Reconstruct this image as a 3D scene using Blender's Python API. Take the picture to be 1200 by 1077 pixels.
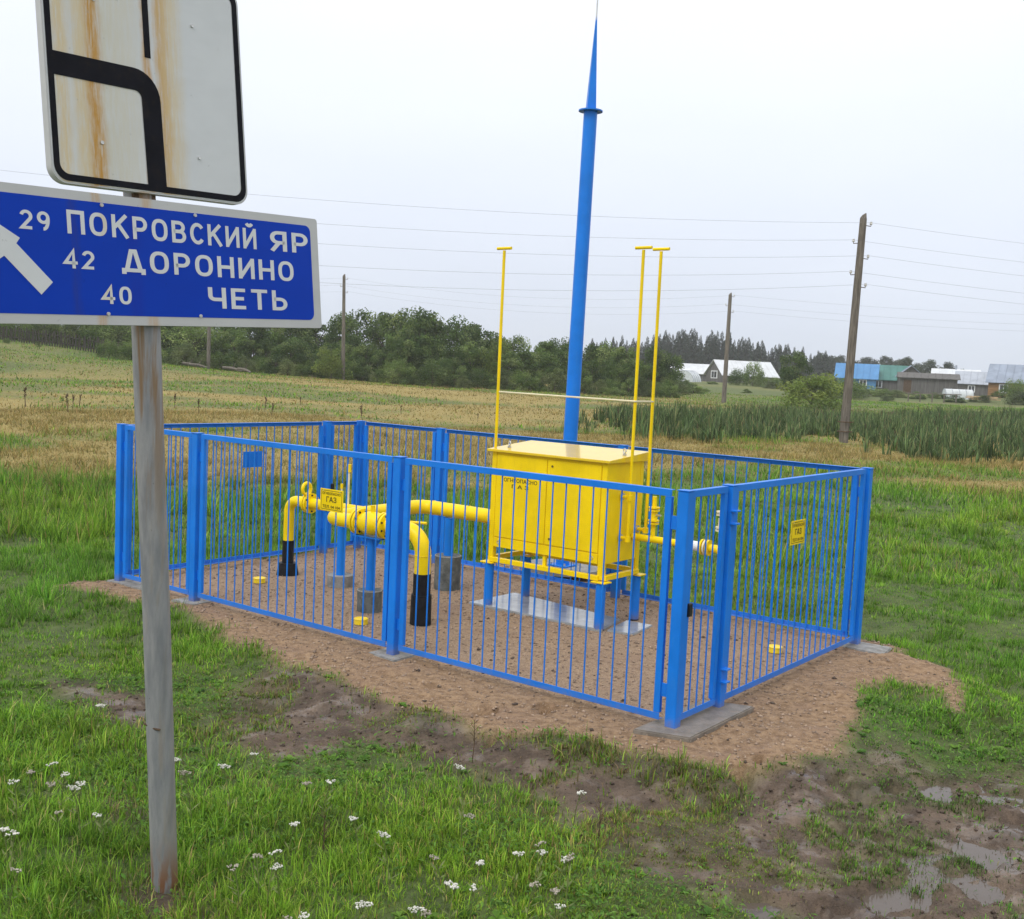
import bpy, bmesh, math, random
import numpy as np
from mathutils import Vector, Matrix

for o_ in list(bpy.data.objects): bpy.data.objects.remove(o_)
scene = bpy.context.scene
COL = scene.collection
random.seed(7); RNG = np.random.default_rng(11)
R = math.radians

# ------------------------------------------------------------------ camera
FPX, PITCH, ROLL, EYE = 1282.08, 0.08315, 0.04622, 2.338
fwd = np.array([0, math.cos(PITCH), -math.sin(PITCH)])
up0 = np.array([0, math.sin(PITCH), math.cos(PITCH)])
cr = math.cos(ROLL) * np.array([1., 0, 0]) + math.sin(ROLL) * up0
cu = -math.sin(ROLL) * np.array([1., 0, 0]) + math.cos(ROLL) * up0
cam_d = bpy.data.cameras.new('camera'); cam = bpy.data.objects.new('camera', cam_d); COL.objects.link(cam)
cam_d.sensor_width = 36; cam_d.sensor_fit = 'HORIZONTAL'; cam_d.lens = FPX / 1200 * 36
cam_d.clip_start = 0.05; cam_d.clip_end = 3000
m = Matrix.Identity(4)
for i in range(3):
    m[i][0] = cr[i]; m[i][1] = cu[i]; m[i][2] = -fwd[i]
m[2][3] = EYE
cam.matrix_world = m
scene.camera = cam

# ------------------------------------------------------------------ sky and sun (overcast)
SUN_EL, SUN_AZ = 52, 222          # elevation, direction the light comes from (degrees clockwise from +Y)
world = bpy.data.worlds.new('World'); scene.world = world; world.use_nodes = True
nt = world.node_tree; nt.nodes.clear()
w_out = nt.nodes.new('ShaderNodeOutputWorld'); bg = nt.nodes.new('ShaderNodeBackground'); bg.inputs[1].default_value = 0.1
sky = nt.nodes.new('ShaderNodeTexSky'); sky.sky_type = 'NISHITA'; sky.sun_disc = False
sky.sun_elevation = R(SUN_EL); sky.sun_rotation = R(SUN_AZ); sky.dust_density = 4
tc = nt.nodes.new('ShaderNodeTexCoord'); sep = nt.nodes.new('ShaderNodeSeparateXYZ')
nt.links.new(tc.outputs['Generated'], sep.inputs[0])
nz = nt.nodes.new('ShaderNodeTexNoise'); nz.inputs['Scale'].default_value = 2.2; nz.inputs['Detail'].default_value = 4
mp = nt.nodes.new('ShaderNodeMapping'); mp.inputs['Scale'].default_value = (1, 1, 3)
nt.links.new(tc.outputs['Generated'], mp.inputs[0]); nt.links.new(mp.outputs[0], nz.inputs['Vector'])
ma = nt.nodes.new('ShaderNodeMath'); ma.operation = 'MULTIPLY_ADD'; ma.inputs[1].default_value = 0.16
nt.links.new(nz.outputs['Fac'], ma.inputs[0]); nt.links.new(sep.outputs['Z'], ma.inputs[2])
ramp = nt.nodes.new('ShaderNodeValToRGB'); cr_ = ramp.color_ramp
cr_.elements[0].position = 0.06; cr_.elements[0].color = (0.50, 0.545, 0.64, 1)
cr_.elements[1].position = 1.0; cr_.elements[1].color = (1.0, 1.0, 1.0, 1)
e_ = cr_.elements.new(0.25); e_.color = (0.635, 0.675, 0.76, 1)
e_ = cr_.elements.new(0.47); e_.color = (0.80, 0.825, 0.885, 1)
nt.links.new(ma.outputs[0], ramp.inputs[0])
scl = nt.nodes.new('ShaderNodeVectorMath'); scl.operation = 'SCALE'; scl.inputs['Scale'].default_value = 10.0
nt.links.new(ramp.outputs[0], scl.inputs[0])
mixw = nt.nodes.new('ShaderNodeMix'); mixw.data_type = 'RGBA'; mixw.inputs[0].default_value = 0.93
nt.links.new(sky.outputs[0], mixw.inputs[6]); nt.links.new(scl.outputs[0], mixw.inputs[7])
nt.links.new(mixw.outputs[2], bg.inputs[0]); nt.links.new(bg.outputs[0], w_out.inputs[0])
sun_d = bpy.data.lights.new('sun', 'SUN'); sun_d.energy = 0.9; sun_d.angle = R(25); sun_d.color = (1, 0.97, 0.92)
sun = bpy.data.objects.new('sun', sun_d); COL.objects.link(sun)
sdir = Vector((math.sin(R(SUN_AZ)) * math.cos(R(SUN_EL)), math.cos(R(SUN_AZ)) * math.cos(R(SUN_EL)), math.sin(R(SUN_EL))))
sun.rotation_euler = sdir.to_track_quat('Z', 'Y').to_euler(); sun.location = (0, 0, 40)
scene.render.engine = 'CYCLES'
scene.view_settings.view_transform = 'Standard'; scene.view_settings.look = 'None'
scene.view_settings.exposure = 0.54; scene.view_settings.gamma = 1
scene.cycles.use_denoising = True
scene.cycles.max_bounces = 6; scene.cycles.transparent_max_bounces = 8
scene.cycles.volume_bounces = 2

# ------------------------------------------------------------------ pixel -> place helpers (survey of the site)
def ray(x, y):
    d = fwd * FPX + cr * (x - 600) + cu * (538.5 - y)
    return d
def gp(x, y, z=-0.08):                       # point seen at pixel x,y lying at height z
    d = ray(x, y); t = (z - EYE) / d[2]
    return np.array([0, 0, EYE]) + d * t
def project(p):
    d = np.asarray(p, float) - np.array([0, 0, EYE]); w = d @ fwd
    return 600 + FPX * (d @ cr) / w, 538.5 - FPX * (d @ cu) / w
BX, BY, TH = 1.14028, 7.06884, 2.48765
E1 = np.array([math.cos(TH), math.sin(TH)]); E2 = np.array([math.sin(TH), -math.cos(TH)])
L, W = 6.374, 3.328
PHI = math.atan2(-E1[1], -E1[0])
def site(a, b, z=0.0):                       # a along the long fence side, b along the gate side
    return Vector((BX + E1[0] * a + E2[0] * b, BY + E1[1] * a + E2[1] * b, z))

# ------------------------------------------------------------------ noise
def _hash(ix, iy, s):
    h = (ix.astype(np.int64) * 374761393 + iy.astype(np.int64) * 668265263 + s * 974634777) & 0xffffffff
    h = ((h ^ (h >> 13)) * 1274126177) & 0xffffffff
    h = h ^ (h >> 16)
    return (h & 0xffff) / 65535.0
def vnoise(x, y, s=0):
    x = np.asarray(x, float); y = np.asarray(y, float)
    ix = np.floor(x); iy = np.floor(y); fx = x - ix; fy = y - iy
    fx = fx * fx * (3 - 2 * fx); fy = fy * fy * (3 - 2 * fy)
    a = _hash(ix, iy, s); b = _hash(ix + 1, iy, s); c = _hash(ix, iy + 1, s); d = _hash(ix + 1, iy + 1, s)
    return (a * (1 - fx) + b * fx) * (1 - fy) + (c * (1 - fx) + d * fx) * fy
def fbm(x, y, sc, s=0, o=4):
    t = 0; amp = 0.5; x = np.asarray(x) / sc; y = np.asarray(y) / sc
    for i in range(o):
        t = t + amp * (vnoise(x, y, s + i) - 0.5) * 2; amp *= 0.5; x = x * 2.03 + 7.1; y = y * 2.03 + 3.7
    return t
def sstep(a, b, v):
    t = np.clip((v - a) / (b - a), 0, 1); return t * t * (3 - 2 * t)
def poly_sd(px, py, poly):                   # signed distance, positive inside
    px = np.asarray(px, float); py = np.asarray(py, float)
    best = np.full(px.shape, 1e9); ins = np.zeros(px.shape, bool); n = len(poly)
    for i in range(n):
        x0, y0 = poly[i]; x1, y1 = poly[(i + 1) % n]
        dx, dy = x1 - x0, y1 - y0; l2 = dx * dx + dy * dy + 1e-12
        t = np.clip(((px - x0) * dx + (py - y0) * dy) / l2, 0, 1)
        best = np.minimum(best, np.hypot(px - x0 - t * dx, py - y0 - t * dy))
        c = ((y0 > py) != (y1 > py)) & (px < (x1 - x0) * (py - y0) / (y1 - y0 + 1e-15) + x0)
        ins ^= c
    return np.where(ins, best, -best)

# ------------------------------------------------------------------ mesh builder
class MB:
    def __init__(s): s.v = []; s.f = []; s.n = 0
    def add(s, V, F):
        s.v.extend([tuple(p) for p in V]); s.f.extend([tuple(i + s.n for i in f) for f in F]); s.n += len(V); return s
    def box(s, c, d, M=None, bev=0.0):
        bm = bmesh.new(); bmesh.ops.create_cube(bm, size=1)
        for v in bm.verts: v.co = Vector((v.co.x * d[0], v.co.y * d[1], v.co.z * d[2]))
        if bev: bmesh.ops.bevel(bm, geom=bm.edges[:], offset=bev, segments=1, affect='EDGES')
        bm.verts.index_update()
        V = []
        for v in bm.verts:
            p = v.co.copy()
            if M is not None: p = M @ p
            V.append(p + Vector(c))
        F = [[v.index for v in f.verts] for f in bm.faces]; bm.free()
        return s.add(V, F)
    def tube(s, path, r, seg=10, caps=True):
        P = [Vector(p) for p in path]; n = len(P)
        rs = r if isinstance(r, (list, tuple)) else [r] * n
        T = []
        for i in range(n):
            a = P[max(i - 1, 0)]; b = P[min(i + 1, n - 1)]; T.append((b - a).normalized())
        ref = Vector((0, 0, 1)) if abs(T[0].z) < 0.9 else Vector((1, 0, 0))
        u = T[0].cross(ref).normalized(); V = []; F = []
        for i in range(n):
            if i: u = (u - T[i] * u.dot(T[i])).normalized()
            w = T[i].cross(u)
            for k in range(seg):
                a = 2 * math.pi * k / seg
                V.append(P[i] + (u * math.cos(a) + w * math.sin(a)) * rs[i])
        for i in range(n - 1):
            for k in range(seg):
                k2 = (k + 1) % seg
                F.append((i * seg + k, i * seg + k2, (i + 1) * seg + k2, (i + 1) * seg + k))
        if caps:
            F.append(tuple(range(seg - 1, -1, -1))); F.append(tuple((n - 1) * seg + k for k in range(seg)))
        return s.add(V, F)
    def disc(s, c, axis, r, t, seg=20):       # thick disc centred at c
        a = Vector(axis).normalized(); c = Vector(c)
        return s.tube([c - a * t / 2, c + a * t / 2], r, seg)
    def torus(s, c, axis, R0, r0, n=20, k=8):
        a = Vector(axis).normalized(); ref = Vector((0, 0, 1)) if abs(a.z) < 0.9 else Vector((1, 0, 0))
        u = a.cross(ref).normalized(); w = a.cross(u); V = []; F = []
        for i in range(n):
            t = 2 * math.pi * i / n; q = u * math.cos(t) + w * math.sin(t)
            for j in range(k):
                b = 2 * math.pi * j / k
                V.append(Vector(c) + q * (R0 + r0 * math.cos(b)) + a * r0 * math.sin(b))
        for i in range(n):
            for j in range(k):
                F.append((i * k + j, ((i + 1) % n) * k + j, ((i + 1) % n) * k + (j + 1) % k, i * k + (j + 1) % k))
        return s.add(V, F)
    def prism(s, poly, f0, f1):               # polygon (2D) -> two maps giving 3D points for each face
        n = len(poly); V = [f0(p) for p in poly] + [f1(p) for p in poly]
        F = [tuple(range(n)), tuple(range(2 * n - 1, n - 1, -1))]
        for i in range(n): F.append((i, n + i, n + (i + 1) % n, (i + 1) % n))
        return s.add(V, F)
    def mesh(s, name, mat, smooth=True):
        me = bpy.data.meshes.new(name); me.from_pydata(s.v, [], s.f)
        bm = bmesh.new(); bm.from_mesh(me); bmesh.ops.recalc_face_normals(bm, faces=bm.faces[:]); bm.to_mesh(me); bm.free()
        if mat: me.materials.append(mat)
        if smooth:
            me.polygons.foreach_set('use_smooth', [True] * len(me.polygons)); me.set_sharp_from_angle(angle=R(32))
        return me
    def obj(s, name, mat, parent=None, **k): return link(name, s.mesh(name, mat), parent, **k)

def link(name, me, parent=None, loc=None, label=None):
    o = bpy.data.objects.new(name, me); COL.objects.link(o)
    if parent is not None: o.parent = parent
    if loc is not None: o.location = loc
    if label: o['label'] = label
    return o
def tag(o, label=None, cat=None, group=None, kind=None):
    if label: o['label'] = label
    if cat: o['category'] = cat
    if group: o['group'] = group
    if kind: o['kind'] = kind
    return o
def thing(name, label, cat, loc=(0, 0, 0), rz=0.0, group=None):
    o = bpy.data.objects.new(name, None); COL.objects.link(o); o.empty_display_size = 0.2
    o.location = loc; o.rotation_euler = (0, 0, rz)
    return tag(o, label, cat, group)
def site_thing(name, label, cat, a, b, group=None):      # local axes: x = -a, y = +b
    o = thing(name, label, cat, site(a, b, 0), PHI, group); o['oa'] = a; o['ob'] = b; return o
def rounded(points, rad, n=7):               # polyline with rounded corners
    P = [Vector(p) for p in points]; out = [P[0]]
    for i in range(1, len(P) - 1):
        a = (P[i - 1] - P[i]).normalized(); b = (P[i + 1] - P[i]).normalized()
        ang = a.angle(b); d = rad / math.tan(ang / 2)
        p0 = P[i] + a * d; p1 = P[i] + b * d; c = P[i] + (a + b).normalized() * (rad / math.sin(ang / 2))
        for k in range(n + 1):
            t = k / n; q = (p0 - c).normalized().slerp((p1 - c).normalized(), t)
            out.append(c + q * rad)
    out.append(P[-1]); return out
def np_mesh(name, V, F, mat, col=None, smooth=False):    # F: (n,k) int array, all faces k-gons
    me = bpy.data.meshes.new(name); nv = len(V); nf, k = F.shape
    me.vertices.add(nv); me.vertices.foreach_set('co', np.ascontiguousarray(V, np.float32).ravel())
    me.loops.add(nf * k); me.loops.foreach_set('vertex_index', np.ascontiguousarray(F, np.int32).ravel())
    me.polygons.add(nf); me.polygons.foreach_set('loop_start', np.arange(0, nf * k, k, dtype=np.int32))
    me.update(calc_edges=True)
    if smooth: me.polygons.foreach_set('use_smooth', np.ones(nf, bool))
    if col is not None:
        at = me.attributes.new('tint', 'FLOAT_COLOR', 'POINT')
        c4 = np.ones((nv, 4), np.float32); c4[:, :3] = col; at.data.foreach_set('color', c4.ravel())
    if mat: me.materials.append(mat)
    return me
_tc = {}
def text_mesh(body, mat, width=None, cap=None, x0=0.0, y0=0.0, bold=0.0, ext=0.0006, space=1.0, centre=False):
    """lettering in the local XZ plane, facing -Y; x0,y0 = lower left"""
    cv = bpy.data.curves.new('lettering', 'FONT'); cv.body = body; cv.size = 1
    cv.space_character = space; cv.resolution_u = 5; cv.fill_mode = 'FRONT'
    to = bpy.data.objects.new('tmp', cv); COL.objects.link(to)
    dg = bpy.context.evaluated_depsgraph_get(); me = bpy.data.meshes.new_from_object(to.evaluated_get(dg))
    bpy.data.objects.remove(to); bpy.data.curves.remove(cv)
    n = len(me.vertices); co = np.zeros(n * 3, np.float32); me.vertices.foreach_get('co', co); co = co.reshape(-1, 3)
    Fs = [tuple(p.vertices) for p in me.polygons]; bpy.data.meshes.remove(me)
    mn = co.min(0); mx = co.max(0)
    sz = cap / (0.729 + 2 * bold); wid = mx[0] - mn[0] + 2 * bold
    sx = width / wid if width else sz
    V = []; F = []                                    # several shifted strokes laid over each other give the heavy weight
    for k, (dx, dy) in enumerate(((0, 0), (1, 0), (-1, 0), (0, 1), (0, -1), (.7, .7), (-.7, .7), (.7, -.7), (-.7, -.7)) if bold else ((0, 0),)):
        base = len(V)
        for x, y, _ in co:
            V.append(((x - mn[0] + bold + dx * bold) * sx + x0 - (wid * sx / 2 if centre else 0), -ext - 0.00004 * k, (y + bold + dy * bold) * sz + y0))
        F += [tuple(i + base for i in f) for f in Fs]
    me = bpy.data.meshes.new('lettering'); me.from_pydata(V, [], F); me.materials.append(mat)
    return me

# ------------------------------------------------------------------ materials
def new_mat(name):
    m = bpy.data.materials.new(name); m.use_nodes = True
    return m, m.node_tree, m.node_tree.nodes['Principled BSDF']
def mixrgb(t, fac, a, b, blend='MIX'):
    n = t.nodes.new('ShaderNodeMix'); n.data_type = 'RGBA'; n.blend_type = blend
    for i, v in ((0, fac), (6, a), (7, b)):
        if isinstance(v, bpy.types.NodeSocket): t.links.new(v, n.inputs[i])
        elif i == 0: n.inputs[0].default_value = v
        else: n.inputs[i].default_value = (*v, 1)
    return n.outputs[2]
def math_n(t, op, a, b=None, c=None, clamp=False):
    n = t.nodes.new('ShaderNodeMath'); n.operation = op; n.use_clamp = clamp
    for i, v in enumerate((a, b, c)):
        if v is None: continue
        if isinstance(v, bpy.types.NodeSocket): t.links.new(v, n.inputs[i])
        else: n.inputs[i].default_value = v
    return n.outputs[0]
def noise_n(t, scale, detail=4, rough=0.55, coord='Object', stretch=None, dist=0.0):
    tcn = t.nodes.new('ShaderNodeTexCoord'); n = t.nodes.new('ShaderNodeTexNoise')
    n.inputs['Scale'].default_value = scale; n.inputs['Detail'].default_value = detail; n.inputs['Roughness'].default_value = rough
    n.inputs['Distortion'].default_value = dist
    if coord == 'World':
        g = t.nodes.new('ShaderNodeNewGeometry'); src = g.outputs['Position']
    else: src = tcn.outputs[coord]
    if stretch:
        mpn = t.nodes.new('ShaderNodeMapping'); mpn.inputs['Scale'].default_value = stretch
        t.links.new(src, mpn.inputs[0]); src = mpn.outputs[0]
    t.links.new(src, n.inputs['Vector']); return n.outputs['Fac']
def ramp_n(t, v, lo, hi, inv=False):
    n = t.nodes.new('ShaderNodeMapRange'); n.interpolation_type = 'SMOOTHSTEP'
    t.links.new(v, n.inputs[0]); n.inputs[1].default_value = lo; n.inputs[2].default_value = hi
    n.inputs[3].default_value = 1.0 if inv else 0.0; n.inputs[4].default_value = 0.0 if inv else 1.0
    return n.outputs[0]
def bump_n(t, h, dist, strength=1.0):
    n = t.nodes.new('ShaderNodeBump'); n.inputs['Distance'].default_value = dist; n.inputs['Strength'].default_value = strength
    t.links.new(h, n.inputs['Height']); return n.outputs[0]
def attr_n(t, name):
    n = t.nodes.new('ShaderNodeAttribute'); n.attribute_name = name; return n
def simple(name, col, rough=0.5, metal=0.0, var=0.12, scale=9, dirt=None, dirt_amt=0.0, bump=0.0, rvar=0.15, stretch=None, spec=0.2):
    m, t, b = new_mat(name)
    n1 = noise_n(t, scale, 5, 0.6, 'World', stretch)
    c = mixrgb(t, ramp_n(t, n1, 0.3, 0.7), tuple(x * (1 - var) for x in col), tuple(min(1, x * (1 + var)) for x in col))
    if dirt is not None:
        n2 = noise_n(t, scale * 2.3, 6, 0.7, 'World', stretch)
        c = mixrgb(t, math_n(t, 'MULTIPLY', ramp_n(t, n2, 0.5, 0.75), dirt_amt), c, dirt)
    t.links.new(c, b.inputs['Base Color'])
    n3 = noise_n(t, scale * 1.7, 4, 0.6, 'World')
    t.links.new(math_n(t, 'MULTIPLY_ADD', n3, rvar * 2, rough - rvar), b.inputs['Roughness'])
    b.inputs['Metallic'].default_value = metal; b.inputs['Specular IOR Level'].default_value = spec
    if bump:
        n4 = noise_n(t, scale * 6, 6, 0.7, 'World', stretch)
        t.links.new(bump_n(t, n4, bump), b.inputs['Normal'])
    return m
def foliage_mat(name, trans=0.35, rough=0.55, per_plant=False):
    m, t, b = new_mat(name); at = attr_n(t, 'tint'); src = at.outputs['Color']
    if per_plant:                                # every tree has its own shade of green
        oi = t.nodes.new('ShaderNodeObjectInfo'); rn = oi.outputs['Random']
        tone = mixrgb(t, rn, (0.62, 0.66, 0.62), (1.55, 1.42, 1.30)); src = mixrgb(t, 1.0, src, tone, 'MULTIPLY')
    t.links.new(src, b.inputs['Base Color']); b.inputs['Roughness'].default_value = rough
    b.inputs['Specular IOR Level'].default_value = 0.1
    tr = t.nodes.new('ShaderNodeBsdfTranslucent'); t.links.new(src, tr.inputs['Color'])
    mx = t.nodes.new('ShaderNodeMixShader'); mx.inputs[0].default_value = trans
    t.links.new(b.outputs[0], mx.inputs[1]); t.links.new(tr.outputs[0], mx.inputs[2])
    t.links.new(mx.outputs[0], t.nodes['Material Output'].inputs['Surface'])
    return m
M = {}
def paint(name, col, chip, splash=True, rough=0.36):
    m, t, b = new_mat(name)
    n1 = noise_n(t, 3.0, 5, 0.6, 'World'); n2 = noise_n(t, 24, 6, 0.7, 'World'); n3 = noise_n(t, 9, 5, 0.6, 'World', (3, 3, .5)); n4 = noise_n(t, 60, 4, 0.6, 'World')
    c = mixrgb(t, ramp_n(t, n1, 0.3, 0.7), tuple(x * .90 for x in col), tuple(min(1, x * 1.07) for x in col))
    c = mixrgb(t, math_n(t, 'MULTIPLY', ramp_n(t, n3, 0.52, 0.70), 0.16), c, chip)
    c = mixrgb(t, math_n(t, 'MULTIPLY', ramp_n(t, n2, 0.69, 0.74), 0.55), c, tuple(x * .45 for x in chip))
    if splash:
        g = t.nodes.new('ShaderNodeNewGeometry'); sp = t.nodes.new('ShaderNodeSeparateXYZ'); t.links.new(g.outputs['Position'], sp.inputs[0])
        hgt = math_n(t, 'MULTIPLY_ADD', n2, -0.16, sp.outputs['Z'])
        c = mixrgb(t, math_n(t, 'MULTIPLY', ramp_n(t, hgt, 0.04, -0.10), 0.6), c, (0.22, 0.15, 0.10))
    t.links.new(c, b.inputs['Base Color'])
    t.links.new(math_n(t, 'MULTIPLY_ADD', n2, 0.3, rough - .16), b.inputs['Roughness']); b.inputs['Specular IOR Level'].default_value = 0.25
    t.links.new(bump_n(t, n4, 0.0012, 0.6), b.inputs['Normal'])
    return m
M['blue'] = paint('blue_paint', (0.010, 0.195, 0.73), (0.05, 0.24, 0.60))
M['yellow'] = paint('yellow_paint', (0.89, 0.64, 0.003), (0.64, 0.44, 0.03))
M['yellow_clean'] = paint('yellow_plastic', (0.85, 0.62, 0.03), (0.60, 0.45, 0.08), False)
M['yellow_wet'] = simple('yellow_paint_wet', (0.80, 0.56, 0.02), 0.10, var=0.04, scale=6, rvar=0.05, spec=0.9)
M['black'] = simple('bitumen', (0.012, 0.012, 0.014), 0.5, var=0.3, scale=15, bump=0.003)
M['rubber'] = simple('black_plastic', (0.02, 0.02, 0.022), 0.4, var=0.2)
M['steel'] = simple('bright_steel', (0.55, 0.55, 0.53), 0.4, metal=0.7, var=0.1)
M['seam'] = simple('dark_seam', (0.16, 0.11, 0.02), 0.7, var=0.1)
M['print'] = simple('black_print', (0.05, 0.04, 0.02), 0.5, var=0.2)
M['concrete'] = simple('concrete', (0.27, 0.265, 0.25), 0.75, var=0.25, scale=12, dirt=(0.17, 0.12, 0.08), dirt_amt=0.5, bump=0.006)
M['concrete_dark'] = simple('dark_cast_concrete', (0.12, 0.13, 0.125), 0.7, var=0.35, scale=9, dirt=(0.3, 0.3, 0.28), dirt_amt=0.5, bump=0.006)
M['wetslab'] = simple('wet_slab', (0.30, 0.31, 0.31), 0.13, var=0.15, scale=7, dirt=(0.2, 0.17, 0.13), dirt_amt=0.4, rvar=0.07, spec=0.8)
M['paleroad'] = simple('pale_concrete', (0.55, 0.56, 0.55), 0.6, var=0.12, scale=10, dirt=(0.3, 0.28, 0.24), dirt_amt=0.35, bump=0.003)
M['cream'] = simple('cream_paint', (0.72, 0.66, 0.45), 0.45, var=0.1)
M['wood'] = simple('weathered_wood', (0.17, 0.15, 0.125), 0.85, var=0.35, scale=3, dirt=(0.07, 0.06, 0.05), dirt_amt=0.8, bump=0.02, stretch=(6, 6, 0.5))
M['plank'] = simple('grey_planks', (0.13, 0.125, 0.12), 0.85, var=0.3, scale=1.5, dirt=(0.06, 0.055, 0.05), dirt_amt=0.6, stretch=(4, 4, 0.3))
M['log'] = simple('brown_boards', (0.26, 0.15, 0.07), 0.8, var=0.2, scale=2, dirt=(0.14, 0.08, 0.04), dirt_amt=0.5, stretch=(0.4, 0.4, 5))
M['porcelain'] = simple('porcelain', (0.6, 0.6, 0.58), 0.25)
M['wire'] = simple('aluminium_wire', (0.28, 0.29, 0.30), 0.5, metal=0.3)
M['roof_white'] = simple('pale_metal_roof', (0.62, 0.64, 0.66), 0.35, metal=0.2, var=0.08, scale=0.8)
M['roof_grey'] = simple('grey_metal_roof', (0.36, 0.39, 0.44), 0.4, metal=0.2, var=0.12, scale=0.8)
M['roof_slate'] = simple('blue_grey_sheet_roof', (0.25, 0.29, 0.36), 0.5, var=0.15, scale=0.8)
M['roof_blue'] = simple('blue_metal_roof', (0.085, 0.235, 0.46), 0.4, var=0.08, scale=0.8)
M['roof_green'] = simple('green_metal_roof', (0.07, 0.19, 0.17), 0.4, var=0.1, scale=0.8)
M['wall_blue'] = simple('blue_boards', (0.09, 0.24, 0.45), 0.7, var=0.15, scale=1, stretch=(1, 1, 8))
M['white'] = simple('white_paint', (0.75, 0.76, 0.77), 0.5, var=0.06)
M['glass'] = simple('window_glass', (0.03, 0.035, 0.04), 0.06, var=0.2, spec=0.8)
M['film'] = simple('greenhouse_film', (0.58, 0.61, 0.62), 0.3, var=0.12, scale=2)
M['lumber'] = simple('fresh_lumber', (0.55, 0.38, 0.23), 0.7, var=0.2, scale=3)
M['bark'] = simple('bark', (0.10, 0.085, 0.065), 0.9, var=0.35, scale=6, bump=0.02)
M['picket'] = simple('blackened_wood', (0.045, 0.04, 0.035), 0.9, var=0.3, scale=3)
M['leaf'] = foliage_mat('leaves', per_plant=True); M['grass'] = foliage_mat('grass_blades', 0.35, 0.5)
M['needle'] = foliage_mat('needles', 0.1, 0.7)
M['petal'] = simple('yarrow_petals', (0.60, 0.59, 0.53), 0.7, var=0.2, scale=60)
M['petal_dry'] = simple('yarrow_petals_faded', (0.34, 0.31, 0.25), 0.8, var=0.3, scale=60)
M['stem'] = simple('plant_stem', (0.13, 0.16, 0.05), 0.6, var=0.3, scale=20)
M['drystem'] = simple('dry_stem', (0.10, 0.065, 0.04), 0.8, var=0.3, scale=8)
M['stone'] = simple('pebbles', (0.30, 0.22, 0.16), 0.7, var=0.45, scale=23)
M['clod'] = simple('mud_clods', (0.085, 0.062, 0.048), 0.55, var=0.35, scale=20)

def ring_poly(x0, x1, z0, z1, r, n=6):       # rounded rectangle
    pts = []
    for cx, cz, a0 in ((x1 - r, z1 - r, 0), (x0 + r, z1 - r, 90), (x0 + r, z0 + r, 180), (x1 - r, z0 + r, 270)):
        for k in range(n + 1):
            a = R(a0 + 90 * k / n); pts.append((cx + r * math.cos(a), cz + r * math.sin(a)))
    return pts
# ================================================================== GROUND
CTRL = [(12.4, 41, 0.10), (16.2, 85, 0.36), (-14.5, 92, 0.73), (-25.8, 92, 0.60), (-43.2, 95, 2.9), (-36, 95, 2.3), (-31.1, 88, 1.6), (-52, 98, 3.3), (-45, 80, 2.2), (-8.9, 92, 0.41), (-1.7, 92, 0.39),
        (4.4, 95, 0.46), (11.2, 100, 0.45), (36, 190, 1.6), (65, 170, 1.4), (68, 150, 1.5), (90, 150, 1.6), (-25, 60, 0.45), (-40, 60, 0.9), (0, 60, 0.12), (25, 60, 0.05),
        (0, 40, 0.0), (-20, 40, 0.1), (20, 30, 0), (-15, 25, 0), (0, 20, 0), (10, 15, 0), (-8, 12, 0), (0, 8, 0), (0, 0, 0), (-20, 5, 0), (20, 5, 0), (0, -30, 0), (0, 300, 1.9),
        (-60, 130, 3.4), (-120, 200, 3.0), (120, 300, 1.9), (0, 160, 1.4), (40, 110, 0.7), (-150, 60, 2.0), (150, 80, 1.2), (0, 600, 2.0), (300, 500, 2.0), (-300, 500, 3.2), (-400, 100, 3), (400, 100, 1.8)]
def terrain(x, y):
    x = np.asarray(x, float); y = np.asarray(y, float); num = 0; den = 0
    for cx, cy, cz in CTRL:
        s = 6 + 0.12 * cy if cy > 0 else 8
        w = 1 / ((np.hypot(x - cx, y - cy) / s) ** 3 + 0.05)
        num = num + w * cz; den = den + w
    return num / den * sstep(14, 30, np.hypot(x, y))

def px_poly(pts, z=-0.05): return [tuple(gp(x, y, z)[:2]) for x, y in pts]
SAND_BACK = [tuple(site(a, b)[:2]) for a, b in ((-0.35, W + 0.3), (0.3, W + 0.25), (2.5, W + 0.3), (3.2, W + 1.2), (4.3, W + 1.15), (4.8, W + 0.3), (L + 0.2, W + 0.2), (L + 0.25, 2.0), (L + 0.3, 0.8))]
SAND = SAND_BACK + px_poly([(133, 684), (95, 686), (55, 692), (85, 703), (140, 712), (210, 722), (265, 738), (300, 765), (330, 785), (390, 806), (440, 826), (520, 846), (600, 872), (700, 886),
                            (790, 902), (850, 912), (930, 910), (985, 898), (1005, 878), (1020, 845), (1010, 815), (1040, 795), (1105, 812), (1120, 840), (1132, 812), (1110, 788), (1050, 769)])
MUD = px_poly([(215, 845), (250, 800), (330, 775), (400, 790), (520, 830), (700, 870), (850, 900), (1000, 870), (1040, 862), (1110, 890), (1200, 880), (1290, 900), (1330, 1100), (1200, 1150), (930, 1130),
               (850, 1062), (790, 1040), (730, 1000), (660, 960), (610, 932), (560, 912), (500, 900), (420, 872), (340, 898), (250, 880)])
MUD3 = px_poly([(150, 1050), (185, 1030), (225, 1042), (262, 1075), (200, 1100), (150, 1085)], -.1)
MUD4 = px_poly([(108, 932), (150, 926), (190, 940), (182, 965), (135, 960)], -.1)
MUD2 = px_poly([(30, 790), (120, 782), (215, 800), (205, 850), (120, 842), (50, 822)])
PUD = [(1015, 935, .17), (1045, 934, .20), (1087, 925, .26), (1158, 923, .2), (1018, 1003, .16), (1090, 1020, .2), (1138, 992, .2), (910, 1033, .14), (1173, 1042, .2),
       (1065, 1066, .34), (1182, 792, .32), (1132, 782, .2), (1167, 849, .26), (883, 937, .16), (1153, 952, .14), (985, 1066, .17), (1038, 982, .12), (990, 978, .1), (1195, 990, .14), (745, 975, .1)]
_r = random.Random(77)
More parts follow.
